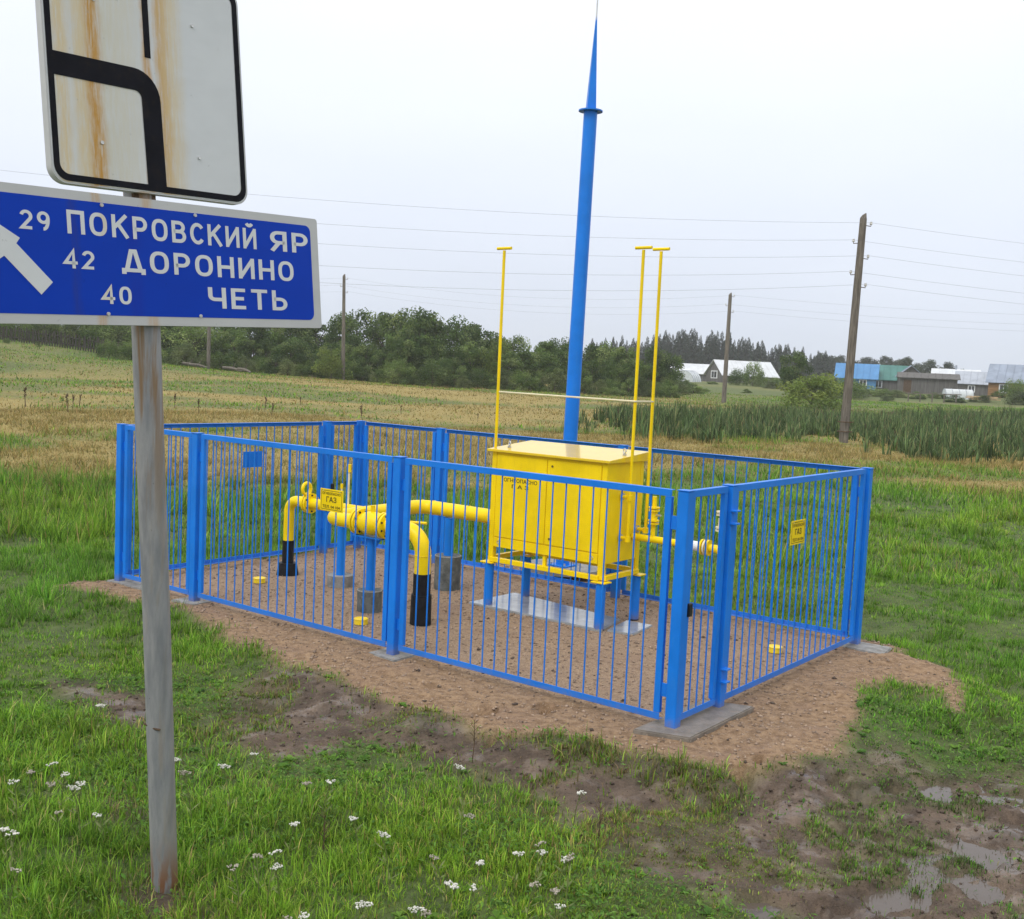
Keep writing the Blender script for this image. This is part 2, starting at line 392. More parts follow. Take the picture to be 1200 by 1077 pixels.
for _ in range(46):
    PUD.append((_r.uniform(860, 1240), _r.uniform(905, 1090), _r.uniform(.05, .15)))
for _ in range(8):
    PUD.append((_r.uniform(330, 640), _r.uniform(815, 880), _r.uniform(.05, .10)))
PUDW = [(*gp(x, y, -0.10)[:2], r * 0.50) for x, y, r in PUD]

def masks(x, y):
    x = np.asarray(x, float); y = np.asarray(y, float)
    e1 = fbm(x, y, 0.8, 3) * 0.22 + fbm(x, y, 0.18, 9, 3) * 0.06
    far = len(x) > 0 and np.hypot(x, y).min() > 21.9
    sand_sd = np.full(x.shape, -9.0) if far else poly_sd(x, y, SAND)
    sand = sstep(-0.08, 0.10, sand_sd + e1 * 1.15)
    msd = np.full(x.shape, -9.0) if far else np.maximum(poly_sd(x, y, MUD), np.maximum(poly_sd(x, y, MUD2) - 0.1, np.maximum(poly_sd(x, y, MUD3), poly_sd(x, y, MUD4)) + .06))
    mud = sstep(-0.1, 0.25, msd + e1 * 1.2 - 0.02) * (1 - sand)
    patch = fbm(x, y, 0.55, 21, 3)
    grow = sstep(0.0, 0.16, patch)                      # tufts standing in the mud
    d = np.hypot(x, y)
    edge = 20.5 + 6.5 * sstep(-2, 9, x) + fbm(x, y, 6, 31) * 4
    dry = sstep(-3, 3, d - edge)
    greenpatch = sstep(0.02, 0.28, fbm(x * 0.40, y * 0.75, 3.2, 41, 4) + 0.12 * sstep(70, 100, d))
    dry = dry * (1 - 0.8 * greenpatch)
    dry = dry * (1 - 0.7 * sstep(55, 85, d) * sstep(-12, -26, x))
    wetgreen = sstep(62, 90, d) * sstep(5, 20, x)        # green pasture before the village
    dry = dry * (1 - 0.75 * wetgreen)
    return sand, mud, grow, dry, sand_sd
def height(x, y):
    x = np.asarray(x, float); y = np.asarray(y, float)
    if len(x) and np.hypot(x, y).min() > 41: return terrain(x, y) + fbm(x, y, 7, 91, 3) * 0.10
    sand, mud, grow, dry, sd = masks(x, y)
    d = np.hypot(x, y); near = 1 - sstep(14, 22, d)
    pad = sstep(-0.55, 0.12, sd)
    z = -0.10 + 0.10 * pad
    z = z * near + (1 - near) * (-0.05 * (1 - sstep(25, 40, d)))
    inside = poly_sd(x, y, [tuple(site(a, b)[:2]) for a, b in ((-.1, -.1), (L + .1, -.1), (L + .1, W + .1), (-.1, W + .1))])
    calm = 1 - 0.75 * sstep(-0.3, 0.1, inside)
    z = z + near * calm * sand * (fbm(x, y, 0.7, 51, 4) * 0.04 + fbm(x, y, 0.17, 61, 3) * 0.030)
    z = z + near * mud * (fbm(x, y, 0.9, 71, 3) * 0.04 + fbm(x, y, 0.20, 75, 4) * 0.055 + fbm(x, y, 0.085, 77, 2) * 0.030)
    z = z + near * (1 - sand) * (1 - mud) * fbm(x, y, 0.6, 81, 3) * 0.05
    nb = np.flatnonzero((d < 12))
    if len(nb):
        xb, yb = x[nb], y[nb]; zb = z[nb]; rag = fbm(xb, yb, 0.15, 201, 4) * 2.0 + 0.15; bot = -0.142 + fbm(xb, yb, 0.12, 211, 2) * 0.012
        for cx, cy, r in PUDW:
            q = np.hypot((xb - cx) / r, (yb - cy) / (r * 1.3)); w = sstep(1.35, 0.5, q + rag) * sstep(2.4, 1.5, q)
            zb = zb * (1 - w) + w * bot
        z[nb] = zb
    return z + terrain(x, y) + (1 - near) * fbm(x, y, 7, 91, 3) * 0.10

def axis(lo, hi, step, far0, far1, g):
    mid = list(np.arange(lo, hi + 1e-6, step)); a = []; v = hi; s = step
    while v < far1: s *= g; v += s; a.append(v)
    b = []; v = lo; s = step
    while v > far0: s *= g; v -= s; b.append(v)
    return np.array(b[::-1] + mid + a)
gx = axis(-4.6, 5.4, 0.045, -520, 520, 1.09); gy = axis(3.6, 12.5, 0.045, -60, 700, 1.045)
GX, GY = np.meshgrid(gx, gy); fx = GX.ravel(); fy = GY.ravel()
s_, m_, g_, d_, sd_ = masks(fx, fy); fz = height(fx, fy)
nx, ny = len(gx), len(gy); ii = np.arange(nx * ny).reshape(ny, nx)
Fg = np.stack([ii[:-1, :-1].ravel(), ii[:-1, 1:].ravel(), ii[1:, 1:].ravel(), ii[1:, :-1].ravel()], 1)
gm, t, b = new_mat('ground_soil')
A = lambda n: attr_n(t, n).outputs['Fac']
nA = noise_n(t, 1.3, 6, 0.6, 'World'); nB = noise_n(t, 14, 6, 0.65, 'World'); nC = noise_n(t, 70, 4, 0.6, 'World'); nD = noise_n(t, 4.5, 6, 0.7, 'World')
soil = mixrgb(t, ramp_n(t, nD, 0.35, 0.65), (0.060, 0.085, 0.022), (0.105, 0.145, 0.034))
dryc = mixrgb(t, ramp_n(t, nD, 0.3, 0.7), (0.24, 0.185, 0.055), (0.355, 0.275, 0.085))
sandc = mixrgb(t, ramp_n(t, nB, 0.32, 0.68), (0.205, 0.125, 0.066), (0.385, 0.255, 0.148))
sandc = mixrgb(t, ramp_n(t, nC, 0.58, 0.72), sandc, (0.47, 0.36, 0.265))
sandc = mixrgb(t, math_n(t, 'MULTIPLY', A('gravel'), 0.6), sandc, mixrgb(t, ramp_n(t, nC, 0.35, 0.65), (0.23, 0.155, 0.105), (0.46, 0.35, 0.255)))
sandc = mixrgb(t, math_n(t, 'MULTIPLY', ramp_n(t, nC, 0.42, 0.30), 0.7), sandc, (0.17, 0.105, 0.07))
sandc = mixrgb(t, math_n(t, 'MULTIPLY', ramp_n(t, nA, 0.5, 0.68), 0.55), sandc, (0.25, 0.16, 0.11))
mudc = mixrgb(t, ramp_n(t, nD, 0.33, 0.66), (0.068, 0.047, 0.033), (0.165, 0.118, 0.084))
mudc = mixrgb(t, math_n(t, 'MULTIPLY', ramp_n(t, nC, 0.56, 0.7), 0.6), mudc, (0.05, 0.036, 0.028))
mudc = mixrgb(t, ramp_n(t, nB, 0.55, 0.75), mudc, (0.10, 0.08, 0.055))
c = mixrgb(t, A('dry'), soil, dryc); c = mixrgb(t, A('mud'), c, mudc); c = mixrgb(t, A('sand'), c, sandc)
t.links.new(c, b.inputs['Base Color'])
wet = math_n(t, 'MULTIPLY', A('mud'), ramp_n(t, noise_n(t, 3.4, 5, 0.62, 'World', (1, 1.6, 1)), 0.50, 0.38), clamp=True)
t.links.new(math_n(t, 'MULTIPLY_ADD', wet, -0.70, 0.88), b.inputs['Roughness'])
b.inputs['Specular IOR Level'].default_value = 0.4
hsum = math_n(t, 'ADD', math_n(t, 'MULTIPLY', nB, 0.7), math_n(t, 'MULTIPLY', nC, 0.35))
bn = t.nodes.new('ShaderNodeBump'); bn.inputs['Distance'].default_value = 0.05; t.links.new(hsum, bn.inputs['Height']); t.links.new(math_n(t, 'MULTIPLY_ADD', wet, -0.9, 1.0, clamp=True), bn.inputs['Strength']); t.links.new(bn.outputs[0], b.inputs['Normal'])
me = np_mesh('ground', np.stack([fx, fy, fz], 1), Fg, gm, smooth=True)
INS = [tuple(site(a, b_)[:2]) for a, b_ in ((-.05, -.05), (L + .05, -.05), (L + .05, W + .05), (-.05, W + .05))]
for nm, arr in (('gravel', sstep(-.05, .25, poly_sd(fx, fy, INS) + fbm(fx, fy, .5, 221, 3) * .2)), ('sand', s_), ('mud', m_ * (1 - 0.2 * g_)), ('dry', d_)):
    at = me.attributes.new(nm, 'FLOAT', 'POINT'); at.data.foreach_set('value', arr.astype(np.float32))
ground = tag(link('ground', me), 'meadow ground with raised sand pad and wet mud', None, None, 'structure')
def gz(x, y):
    d = math.hypot(x, y); X, Y = np.array([float(x)]), np.array([float(y)])
    if d > 41: return float((terrain(X, Y) + fbm(X, Y, 7, 91, 3) * 0.10)[0])
    return float(height(X, Y)[0])

wm, t, b = new_mat('puddle_water')
b.inputs['Base Color'].default_value = (0.10, 0.08, 0.066, 1); b.inputs['Roughness'].default_value = 0.05; b.inputs['IOR'].default_value = 1.33
t.links.new(bump_n(t, noise_n(t, 9, 3, 0.5, 'World'), 0.004, 0.5), b.inputs['Normal'])
for i, (cx, cy, r) in enumerate(PUDW):
    rr = random.Random(i); k = 28; ph = rr.random() * 6
    zz = -0.1295 - 0.00011 * i + float(terrain(np.array([cx]), np.array([cy]))[0])
    rim = [(cx + r * q * math.cos(a), cy + r * 1.25 * q * math.sin(a), zz - dz) for q, dz in ((1.9, 0), (2.1, .07)) for a in [2 * math.pi * j / k for j in range(k)]]
    mb = MB(); mb.add(rim + [(cx, cy, zz)], [(j, (j + 1) % k, 2 * k) for j in range(k)] + [(k + j, k + (j + 1) % k, (j + 1) % k, j) for j in range(k)])
    tag(mb.obj('puddle', wm), None, None, 'rain puddles in the mud', 'structure')
# ================================================================== FENCE
fence = site_thing('metal_fence', 'bright blue steel bar fence enclosing the yellow gas cabinet on sand', 'fence', 0, 0)
PH = 1.60
mb = MB(); mb.box((0, 0, PH / 2 - 0.03), (0.08, 0.08, PH + 0.06 - 0.008), bev=0.006); post_me = mb.mesh('post', M['blue'])
mb = MB(); mb.box((0, 0, 0), (0.088, 0.088, 0.006), bev=0.001); cap_me = mb.mesh('cap', M['blue'])
mb = MB(); mb.tube([(0, 0, 0.07), (0, 0, PH - 0.03)], 0.0058, 8); bar_me = mb.mesh('bar', M['blue'])
def f_local(a, b, z=0.0): return Vector((-a, b, z))
POSTS = dict(B=(0, 0), M=(2.55, 0), A2=(5.144, 0), A=(L, 0), G=(0, .636), C=(0, W), D=(L, W), G2=(L, 2.76), K1=(5.05, W), K2=(2.55, W))
for k, (a, b_) in POSTS.items():
    p = link('post', post_me, fence, f_local(a, b_)); link('post_cap', cap_me, p, (0, 0, PH + 0.0))
def panel(p0, p1, gate=False, g0=0.03, g1=0.03):
    a = f_local(*POSTS[p0]); c = f_local(*POSTS[p1]); d = c - a; n = d.length; d.normalize()
    x0 = 0.04 + g0; x1 = n - 0.04 - g1
    ang = math.atan2(d.y, d.x); Mr = Matrix.Rotation(ang, 3, 'Z')
    top, bot, wv = PH - 0.004, 0.055, 0.045
    mb = MB(); P = lambda x, z: a + d * x + Vector((0, 0, z))
    ctr_ = Vector((-L / 2, W / 2, 0)); inn = Mr @ Vector((0, 1, 0)); inn = inn if (ctr_ - a).dot(inn) > 0 else -inn      # towards the enclosure
    for zc, zf_ in ((top - wv / 2, top - .0025), (bot + wv / 2, bot + .0025)):        # angle iron rails: outer leg and inward leg
        mb.box(P((x0 + x1) / 2, zc) - inn * .0155, (x1 - x0, .005, wv), Mr, .001)
        mb.box(P((x0 + x1) / 2, zf_) + inn * .0072, (x1 - x0, .040, .005), Mr, .001)
    hz = top - bot - 2 * wv
    for x in (x0 + 0.024, x1 - 0.024): mb.box(P(x, (top + bot) / 2), (0.048, 0.034, hz - 0.002), Mr, 0.003)
    pn = mb.obj('gate' if gate else 'panel', M['blue'], fence)
    nb = max(3, int(round((x1 - x0 - 0.1) / 0.122))); sp = (x1 - x0 - 0.096) / (nb + 1)
    for i in range(nb): link('bar', bar_me, pn, P(x0 + 0.048 + sp * (i + 1), 0))
    for x, w in ((0.04 + g0 / 2, g0 + 0.012), (n - 0.04 - g1 / 2, g1 + 0.012)):     # fixing tabs between post and frame
        for z in (0.26, 1.38):
            mb = MB(); mb.box(P(x, z), (w, 0.012, 0.09), Mr, 0.001); mb.obj('hinge' if gate and x > n / 2 else 'bracket', M['blue'], pn)
    if gate:
        for z in (0.26, 1.38):                                      # U shaped hinge leaves on the post
            for dz in (-0.045, 0.045):
                mb = MB(); mb.box(P(n - 0.01, z + dz) + Vector(Mr @ Vector((0, (-0.055 if p0 == 'B' else 0.055), 0))), (0.07, 0.05, 0.012), Mr, 0.002); mb.obj('hinge', M['blue'], pn)
        mb = MB(); off = Mr @ Vector((0, 0.035, 0)); q = P(0.10, 0.80)
        mb.box(q, (0.05, 0.07, 0.09), Mr, 0.006)
        lk = mb.obj('lock', M['rubber'], pn)
        mb = MB(); mb.tube([q + off, q + off + Mr @ Vector((0.06, 0.02, -0.01))], 0.011, 8); mb.obj('handle', M['rubber'], lk)
    return pn
panel('B', 'M', g0=0.055); panel('M', 'A2'); panel('A2', 'A'); panel('A', 'G2'); panel('G2', 'D', True, .02, .02)
panel('D', 'K1'); panel('K1', 'K2'); panel('K2', 'C'); panel('B', 'G', True, 0.02, 0.02); panel('G', 'C', g0=.02)

M['concrete_damp'] = simple('damp_concrete', (0.205, 0.18, 0.15), 0.5, var=0.25, scale=10, dirt=(0.25, 0.17, 0.11), dirt_amt=0.6, bump=0.006, spec=0.4)
def concrete_pad(lab, pts, top, th, mat=None, name='concrete_slab', grp=None, jit=0.0):
    cx = sum(p[0] for p in pts) / len(pts); cy = sum(p[1] for p in pts) / len(pts)
    o = site(cx, cy, 0); mb = MB()
    bm = bmesh.new(); poly = [(-(a - cx), b_ - cy) for a, b_ in pts]
    vs = [bm.verts.new((x, y, top)) for x, y in poly]; f = bm.faces.new(vs)
    r = bmesh.ops.extrude_face_region(bm, geom=[f])
    for v in r['geom']:
        if isinstance(v, bmesh.types.BMVert): v.co.z -= th
    bmesh.ops.recalc_face_normals(bm, faces=bm.faces[:])
    bmesh.ops.bevel(bm, geom=bm.edges[:], offset=0.008, segments=2, affect='EDGES')
    me = bpy.data.meshes.new(name); bm.to_mesh(me); bm.free(); me.materials.append(mat or M['concrete'])
    ob = link(name, me); ob.location = o; ob.rotation_euler = (0, 0, PHI)
    return tag(ob, lab, 'slab', grp)
concrete_pad('flat grey concrete strip under the gate posts at the near corner', [(-0.20, -0.12), (0.16, -0.24), (0.14, 0.70), (-0.20, 0.82)], 0.030, 0.16, M['concrete_damp'])
concrete_pad('small concrete pad at the foot of the right corner post', [(-0.34, W - .22), (0.1, W - .18), (0.1, W + .1), (-0.3, W + .12)], 0.012, 0.1)
concrete_pad('pale concrete pad at the foot of the left corner post', [(L - .5, -.07), (L + .1, -.10), (L + .1, .16), (L - .5, .16)], 0.012, 0.1)
concrete_pad('pale concrete pad under the second front post from the left', [(5.0, -.12), (5.32, -.14), (5.3, .12), (5.0, .12)], 0.012, 0.1)
concrete_pad('pale concrete pad under the middle front fence post', [(2.4, -.14), (2.72, -.12), (2.72, .14), (2.4, .12)], 0.012, 0.1)
concrete_pad('wet grey slab lying on sand beneath the gas cabinet', [(1.83, 1.955), (3.38, 1.93), (3.36, 2.66), (1.95, 2.48)], 0.020, 0.05, M['wetslab'])
concrete_pad('narrow wet slab at the right end under the gas cabinet', [(1.56, 2.06), (1.815, 2.02), (1.90, 2.50), (1.62, 2.52)], 0.014, 0.04, M['wetslab'])

# ================================================================== GAS CABINET
ca, cb = 2.54, 2.32
cab = site_thing('gas_cabinet', 'yellow sheet metal gas regulator cabinet on blue legs', 'cabinet', ca, cb)
def cl(a, b, z): return Vector((-(a - ca), b - cb, z))
A0, A1, B0, B1 = 1.88, 3.20, 2.00, 2.62; ZB, ZT = 0.60, 1.535
mb = MB(); mb.box(cl((A0 + A1) / 2, (B0 + B1) / 2, (ZB + ZT) / 2), (A1 - A0, B1 - B0, ZT - ZB), bev=0.006)
mb.obj('body', M['yellow'], cab)
half = (A1 - A0) / 2
for i in range(2):                                            # two doors
    a0 = A0 + 0.055 + i * (half - 0.055); a1 = A0 + half + i * (half - 0.055)
    mb = MB(); mb.box(cl((a0 + a1) / 2, B0 - 0.006, (ZB + 0.10 + ZT - 0.03) / 2), (a1 - a0 - 0.006, 0.012, ZT - ZB - 0.135), bev=0.003)
    dr = mb.obj('door', M['yellow'], cab)
    for z in (ZB + 0.16, ZT - 0.09):
        mb = MB(); mb.disc(cl(A0 + half - 0.06 if i == 0 else a0 + 0.0 - 0.03, B0 - 0.014, z), (0, 1, 0), 0.011, 0.008, 10)
        if i == 0: mb.obj('lock', M['seam'], dr)
    if i == 1:
        for body, z, w in (('ОГНЕОПАСНО', 1.250, 0.40), ('Г А З', 1.193, 0.20)):
            tm = text_mesh(body, M['print'], width=w, cap=0.036, centre=True, bold=0.01)
            link('lettering', tm, dr, cl((a0 + a1) / 2 + 0.005, B0 - 0.0132, z))
mb = MB(); mb.box(cl((A0 + A1) / 2, B0 - 0.005, ZB + 0.047), (A1 - A0 - 0.11, 0.01, 0.09), bev=0.002); sk = mb.obj('kick_plate', M['yellow'], cab)
for a in (A0 + 0.12, A1 - 0.12):
    mb = MB(); mb.torus(cl(a, B0 - 0.012, ZB + 0.05), (0, 1, 0), 0.016, 0.004, 14, 6); mb.obj('ring', M['steel'], sk)
for a in (A0 + 0.024, A1 - 0.024):                             # corner stiles running down to the base frame
    for b_ in (B0 + 0.02, B1 - 0.02):
        mb = MB(); mb.box(cl(a, b_, (ZT + 0.46) / 2), (0.056, 0.056, ZT - 0.46), bev=0.003); mb.obj('corner_stile', M['yellow'], cab)
mb = MB(); mb.box(cl(A0 + half, B0 + 0.02, 0.53), (0.035, 0.03, 0.14), bev=0.002); mb.obj('support', M['yellow'], cab)
mb = MB()
for b_ in (B0 - 0.004, B1 + 0.004): mb.box(cl((A0 + A1) / 2, b_, 0.475), (A1 - A0 - 0.06, 0.05, 0.045), bev=0.003)
for a in (A0 - 0.004, A1 + 0.004): mb.box(cl(a, (B0 + B1) / 2, 0.476), (0.05, B1 - B0 - 0.04, 0.045), bev=0.003)
mb.obj('base_frame', M['yellow'], cab)
for a in (A0 + 0.01, A1 - 0.01):
    for b_ in (B0 + 0.005, B1 - 0.005):
        mb = MB(); mb.box(cl(a, b_, 0.4415), (0.15, 0.12, 0.012), bev=0.002); mb.obj('foot_plate', M['yellow'], cab)
        mb = MB(); mb.tube([cl(a, b_, 0.435), cl(a, b_, -0.04)], 0.046, 18); lg = mb.obj('leg', M['blue'], cab)
        mb = MB(); mb.tube([cl(a, b_, 0.012), cl(a, b_, -0.04)], 0.0485, 18); mb.obj('tar_band', M['black'], lg)
# roof: single pitch, rising to the rear, with turned-down edge
bm = bmesh.new()
ro = 0.045; zf, zr = 1.552, 1.615
V = [cl(A0 - ro, B0 - ro, zf), cl(A1 + ro, B0 - ro, zf), cl(A1 + ro, B1 + ro, zr), cl(A0 - ro, B1 + ro, zr)]
V2 = [cl(A0 - ro, B0 - ro, 1.528), cl(A1 + ro, B0 - ro, 1.528), cl(A1 + ro, B1 + ro, 1.528), cl(A0 - ro, B1 + ro, 1.528)]
mb = MB(); mb.add(V + V2, [(0, 1, 2, 3), (7, 6, 5, 4), (0, 4, 5, 1), (1, 5, 6, 2), (2, 6, 7, 3), (3, 7, 4, 0)])
me = mb.mesh('roof', M['yellow_wet'])
bm.from_mesh(me); bmesh.ops.bevel(bm, geom=bm.edges[:], offset=0.003, segments=2, affect='EDGES'); bm.to_mesh(me); bm.free()
rf = link('roof', me, cab)
for a, b_ in ((A1 - 0.10, B0 + 0.12), (A0 + 0.03, B1 - 0.30)):
    z = zf + (zr - zf) * (b_ - B0 + ro) / (B1 - B0 + 2 * ro)
    mb = MB(); mb.torus(cl(a, b_, z + 0.04), (0.5, 1, 0), 0.022, 0.006, 16, 8); mb.disc(cl(a, b_, z + 0.008), (0, 0, 1), 0.018, 0.016, 12); mb.obj('lifting_eye', M['steel'], rf)

# ================================================================== VENT PIPES
def vent(lab, a, b, ztop, zbot, stubs, r=0.0148, lean=(0, 0)):
    v = site_thing('vent_pipe', lab, 'pipe', a, b, 'yellow vent pipes'); q = lambda x, y, z: Vector((x, y, z))
    mb = MB(); mb.tube([q(0, 0, zbot), q(lean[0], lean[1], ztop - 0.03)], r, 12); mb.obj('pipe', M['yellow'], v)
    mb = MB(); mb.tube([q(-0.085 + lean[0], lean[1], ztop - 0.01), q(0.085 + lean[0], lean[1], ztop - 0.01)], 0.0145, 12); mb.obj('tee_outlet', M['yellow'], v)
    for z, l in stubs:
        mb = MB(); mb.tube([q(-l, 0, z), q(0, 0, z)], 0.017, 10); st = mb.obj('branch', M['yellow'], v)
        mb = MB(); mb.disc(q(-l + 0.012, 0, z), (1, 0, 0), 0.034, 0.014, 14); mb.obj('flange', M['steel'], st)
        mb = MB(); mb.disc(q(0.0, 0, z - 0.005), (0, 0, 1), 0.027, 0.05, 12); mb.obj('elbow', M['yellow'], st)
    return v
vent('yellow vent pipe with tee top rising from the left end of the cabinet', 3.205, 2.035, 3.49, 1.562, [])
vent('yellow vent pipe in front, joined to the cabinet side by two stubs', 1.79, 2.26, 3.48, 0.815, [(1.21, 0.09), (0.83, 0.09)])
vent('rearmost yellow vent pipe with tee top behind the cabinet right end', 1.78, 2.555, 3.50, 0.87, [(0.885, 0.10)])
br = MB(); p0 = site(3.205, 2.035, 2.105); p1 = site(1.79, 2.26, 2.09); p2 = site(1.78, 2.555, 2.09)
br.tube([p0 - p0, p1 - p0 - Vector((0, .022, 0)), p2 - p0 - Vector((0, .02, 0))], 0.008, 8)
o = br.obj('brace_rod', M['cream']); o.location = p0; tag(o, 'thin pale rod tying the three yellow vent pipes together', 'rod')

# ================================================================== PIPEWORK (inlet side)
ZP = 0.835
pw = site_thing('gas_inlet_pipe', 'thick yellow gas pipe with ball valve rising from black sleeve to cabinet', 'pipe', 3.13, 0.96)
def pl(a, b, z): return Vector((-(a - 3.13), b - 0.96, z))
AE = 4.36
mb = MB(); mb.tube(rounded([pl(3.13, .96, 0.45), pl(3.13, .96, ZP), pl(3.60, .96, ZP)], 0.21, 10), 0.074, 22); mb.obj('riser', M['yellow'], pw)
mb = MB(); mb.tube([pl(3.13, .96, 0.46), pl(3.13, .96, 0.26)], 0.080, 22); mb.tube([pl(3.13, .96, 0.27), pl(3.13, .96, -.05)], [0.092, 0.098], 22); mb.obj('sleeve', M['black'], pw)
mb = MB(); mb.tube(rounded([pl(3.95, .96, ZP - .012), pl(AE, .96, ZP - .012), pl(AE, 2.30, ZP)], 0.12, 9), 0.070, 22); mb.obj('cross_pipe', M['yellow'], pw)
mb = MB(); mb.tube(rounded([pl(AE, 2.0, ZP + .0), pl(AE, 2.30, ZP + .0), pl(3.17, 2.30, ZP + .0)], 0.15, 9), 0.0735, 22); mb.obj('cabinet_pipe', M['yellow'], pw)
for q, ax, rr_ in ((pl(3.13, .96, ZP - .21), (0, 0, 1), .075), (pl(3.34, .96, ZP), (1, 0, 0), .075), (pl(AE, 1.08, ZP - .012), (0, 1, 0), .071), (pl(AE - .15, 2.30, ZP), (1, 0, 0), .0745), (pl(3.72, 2.30, ZP), (1, 0, 0), .0745)):
    mb = MB(); mb.torus(q, ax, rr_, .0035, 24, 6); mb.obj('weld_bead', M['yellow'], pw)
# ball valve between a = 3.60 and 3.95
mb = MB(); n = 14; P = []; rr = []
for i in range(n + 1):
    t_ = i / n; P.append(pl(3.61 + 0.33 * t_, .96, ZP)); rr.append(0.078 + 0.034 * math.sin(math.pi * min(1, max(0, (t_ - .08) / .84))) ** 0.7)
mb.tube(P, rr, 24); val = mb.obj('ball_valve', M['yellow'], pw)
for a in (3.585, 3.625, 3.925, 3.965):
    mb = MB(); mb.disc(pl(a, .96, ZP), (1, 0, 0), 0.122, 0.026, 26); fl = mb.obj('flange', M['yellow'], val)
for a in (3.605, 3.945):
    for k in range(8):
        an = 2 * math.pi * (k + .5) / 8
        mb = MB(); mb.tube([pl(a - .04, .96 + .098 * math.cos(an), ZP + .098 * math.sin(an)), pl(a + .04, .96 + .098 * math.cos(an), ZP + .098 * math.sin(an))], 0.011, 6); mb.obj('bolt', M['rubber'], val)
mb = MB(); mb.tube([pl(3.78, .96, ZP + .09), pl(3.78, .96, ZP + .17)], 0.02, 10); mb.obj('valve_stem', M['yellow'], val)
mb = MB(); mb.tube([pl(3.80, .98, ZP + .035), pl(3.28, 1.16, ZP + .045)], 0.013, 8); mb.obj('lever', M['yellow'], val)
mb = MB(); mb.tube([pl(AE, 1.92, ZP + .06), pl(AE, 1.92, ZP + .13)], 0.022, 10); stb = mb.obj('nipple', M['yellow'], pw)
mb = MB(); mb.tube([pl(AE, 1.92, ZP + .12), pl(AE, 1.92, ZP + .20)], 0.034, 12); mb.obj('plug', M['rubber'], stb)
lp = site_thing('gas_branch_pipe', 'thinner yellow pipe with spectacle flange rising from black sleeve at left', 'pipe', 5.62, 1.55)
def ll(a, b, z): return Vector((-(a - 5.62), b - 1.55, z))
mb = MB(); mb.tube(rounded([ll(5.62, 1.55, 0.36), ll(5.62, 1.55, ZP - .02), ll(AE + .07, 1.55, ZP - .02)], 0.13, 9), 0.056, 20); mb.obj('riser', M['yellow'], lp)
mb = MB(); mb.tube([ll(5.62, 1.55, 0.375), ll(5.62, 1.55, -.04)], 0.062, 20); sl = mb.obj('sleeve', M['black'], lp)
mb = MB(); mb.tube([ll(5.62, 1.55, 0.13), ll(5.62, 1.55, -.05)], [0.10, 0.13], 12); mb.obj('collar', M['black'], sl)
for a in (5.28, 5.315):
    mb = MB(); mb.disc(ll(a, 1.55, ZP - .02), (1, 0, 0), 0.108, 0.024, 24); fl = mb.obj('flange', M['yellow'], lp)
    for k in range(6):
        an = 2 * math.pi * (k + .5) / 6; q = ll(a, 1.55 + .085 * math.cos(an), ZP - .02 + .085 * math.sin(an))
        mb = MB(); mb.tube([q - Vector((.022, 0, 0)), q + Vector((.022, 0, 0))], 0.010, 6); mb.obj('bolt', M['rubber'], fl)
mb = MB(); mb.torus(ll(5.297, 1.50, ZP + .135), (1, .1, 0), 0.062, 0.018, 22, 8); mb.box(ll(5.297, 1.52, ZP + .07), (0.01, 0.04, 0.06)); mb.obj('spectacle_plate', M['yellow'], lp)
# pipe supports in cast concrete
def support(lab, a, b, zt, pr, br_, bh, plate=True, mat='concrete_dark'):
    s = site_thing('pipe_support', lab, 'support', a, b)
    mb = MB(); mb.tube([(0, 0, bh - .02), (0, 0, zt)], pr, 16); mb.obj('post', M['blue'], s)
    if plate:
        mb = MB(); mb.box((0, 0, zt + .005), (0.36, 0.16, 0.012), bev=0.002); mb.obj('saddle_plate', M['blue'], s)
        for sx in (-1, 1):
            mb = MB(); mb.add([(sx * pr * .6, -.006, zt), (sx * (pr + .09), -.006, zt), (sx * pr * .6, -.006, zt - .12), (sx * pr * .6, .006, zt), (sx * (pr + .09), .006, zt), (sx * pr * .6, .006, zt - .12)],
                              [(0, 1, 2), (5, 4, 3), (0, 3, 4, 1), (1, 4, 5, 2), (2, 5, 3, 0)]); mb.obj('gusset', M['blue'], s)
    mb = MB(); mb.tube([(0, 0, -.05), (0, 0, bh * .5), (0, 0, bh)], [br_, br_ * 1.02, br_ * 1.03], 26); ft = mb.obj('footing', M[mat], s)
    mb = MB(); mb.torus((0, 0, bh - .002), (0, 0, 1), br_ * 1.0, 0.006, 26, 6); mb.obj('rim', M['concrete'], ft)
    return s
support('blue pipe stand with saddle plate in a round dark footing below the valve', 3.80, 0.98, 0.70, 0.042, 0.115, 0.20)
support('blue pipe stand in a low grey footing left of the valve', 4.80, 1.55, 0.755, 0.045, 0.13, 0.12, False, 'concrete')
support('blue pipe stand in a tall dark footing beneath the cabinet pipe', 3.98, 2.30, 0.755, 0.05, 0.135, 0.36, False)
# thin marker rods by the branch pipe
for lab, a, b, z0, z1, mt, cp in (('thin pale rod with yellow top beside the warning plate', 4.72, 1.55, .88, 1.26, 'cream', True), ('short cream rod standing behind the yellow warning plate', 4.82, 1.55, .88, 1.05, 'cream', False)):
    s = site_thing('marker_rod', lab, 'rod', a, b)
    mb = MB(); mb.tube([(0, 0, z0 - .05), (0, 0, z1)], 0.010, 8); mb.obj('rod', M[mt], s)
    mb = MB(); mb.tube([(0, 0, z1 - (.06 if cp else .03)), (0, 0, z1 + .02)], 0.021 if cp else 0.014, 10); mb.obj('cap', M['yellow'], s)

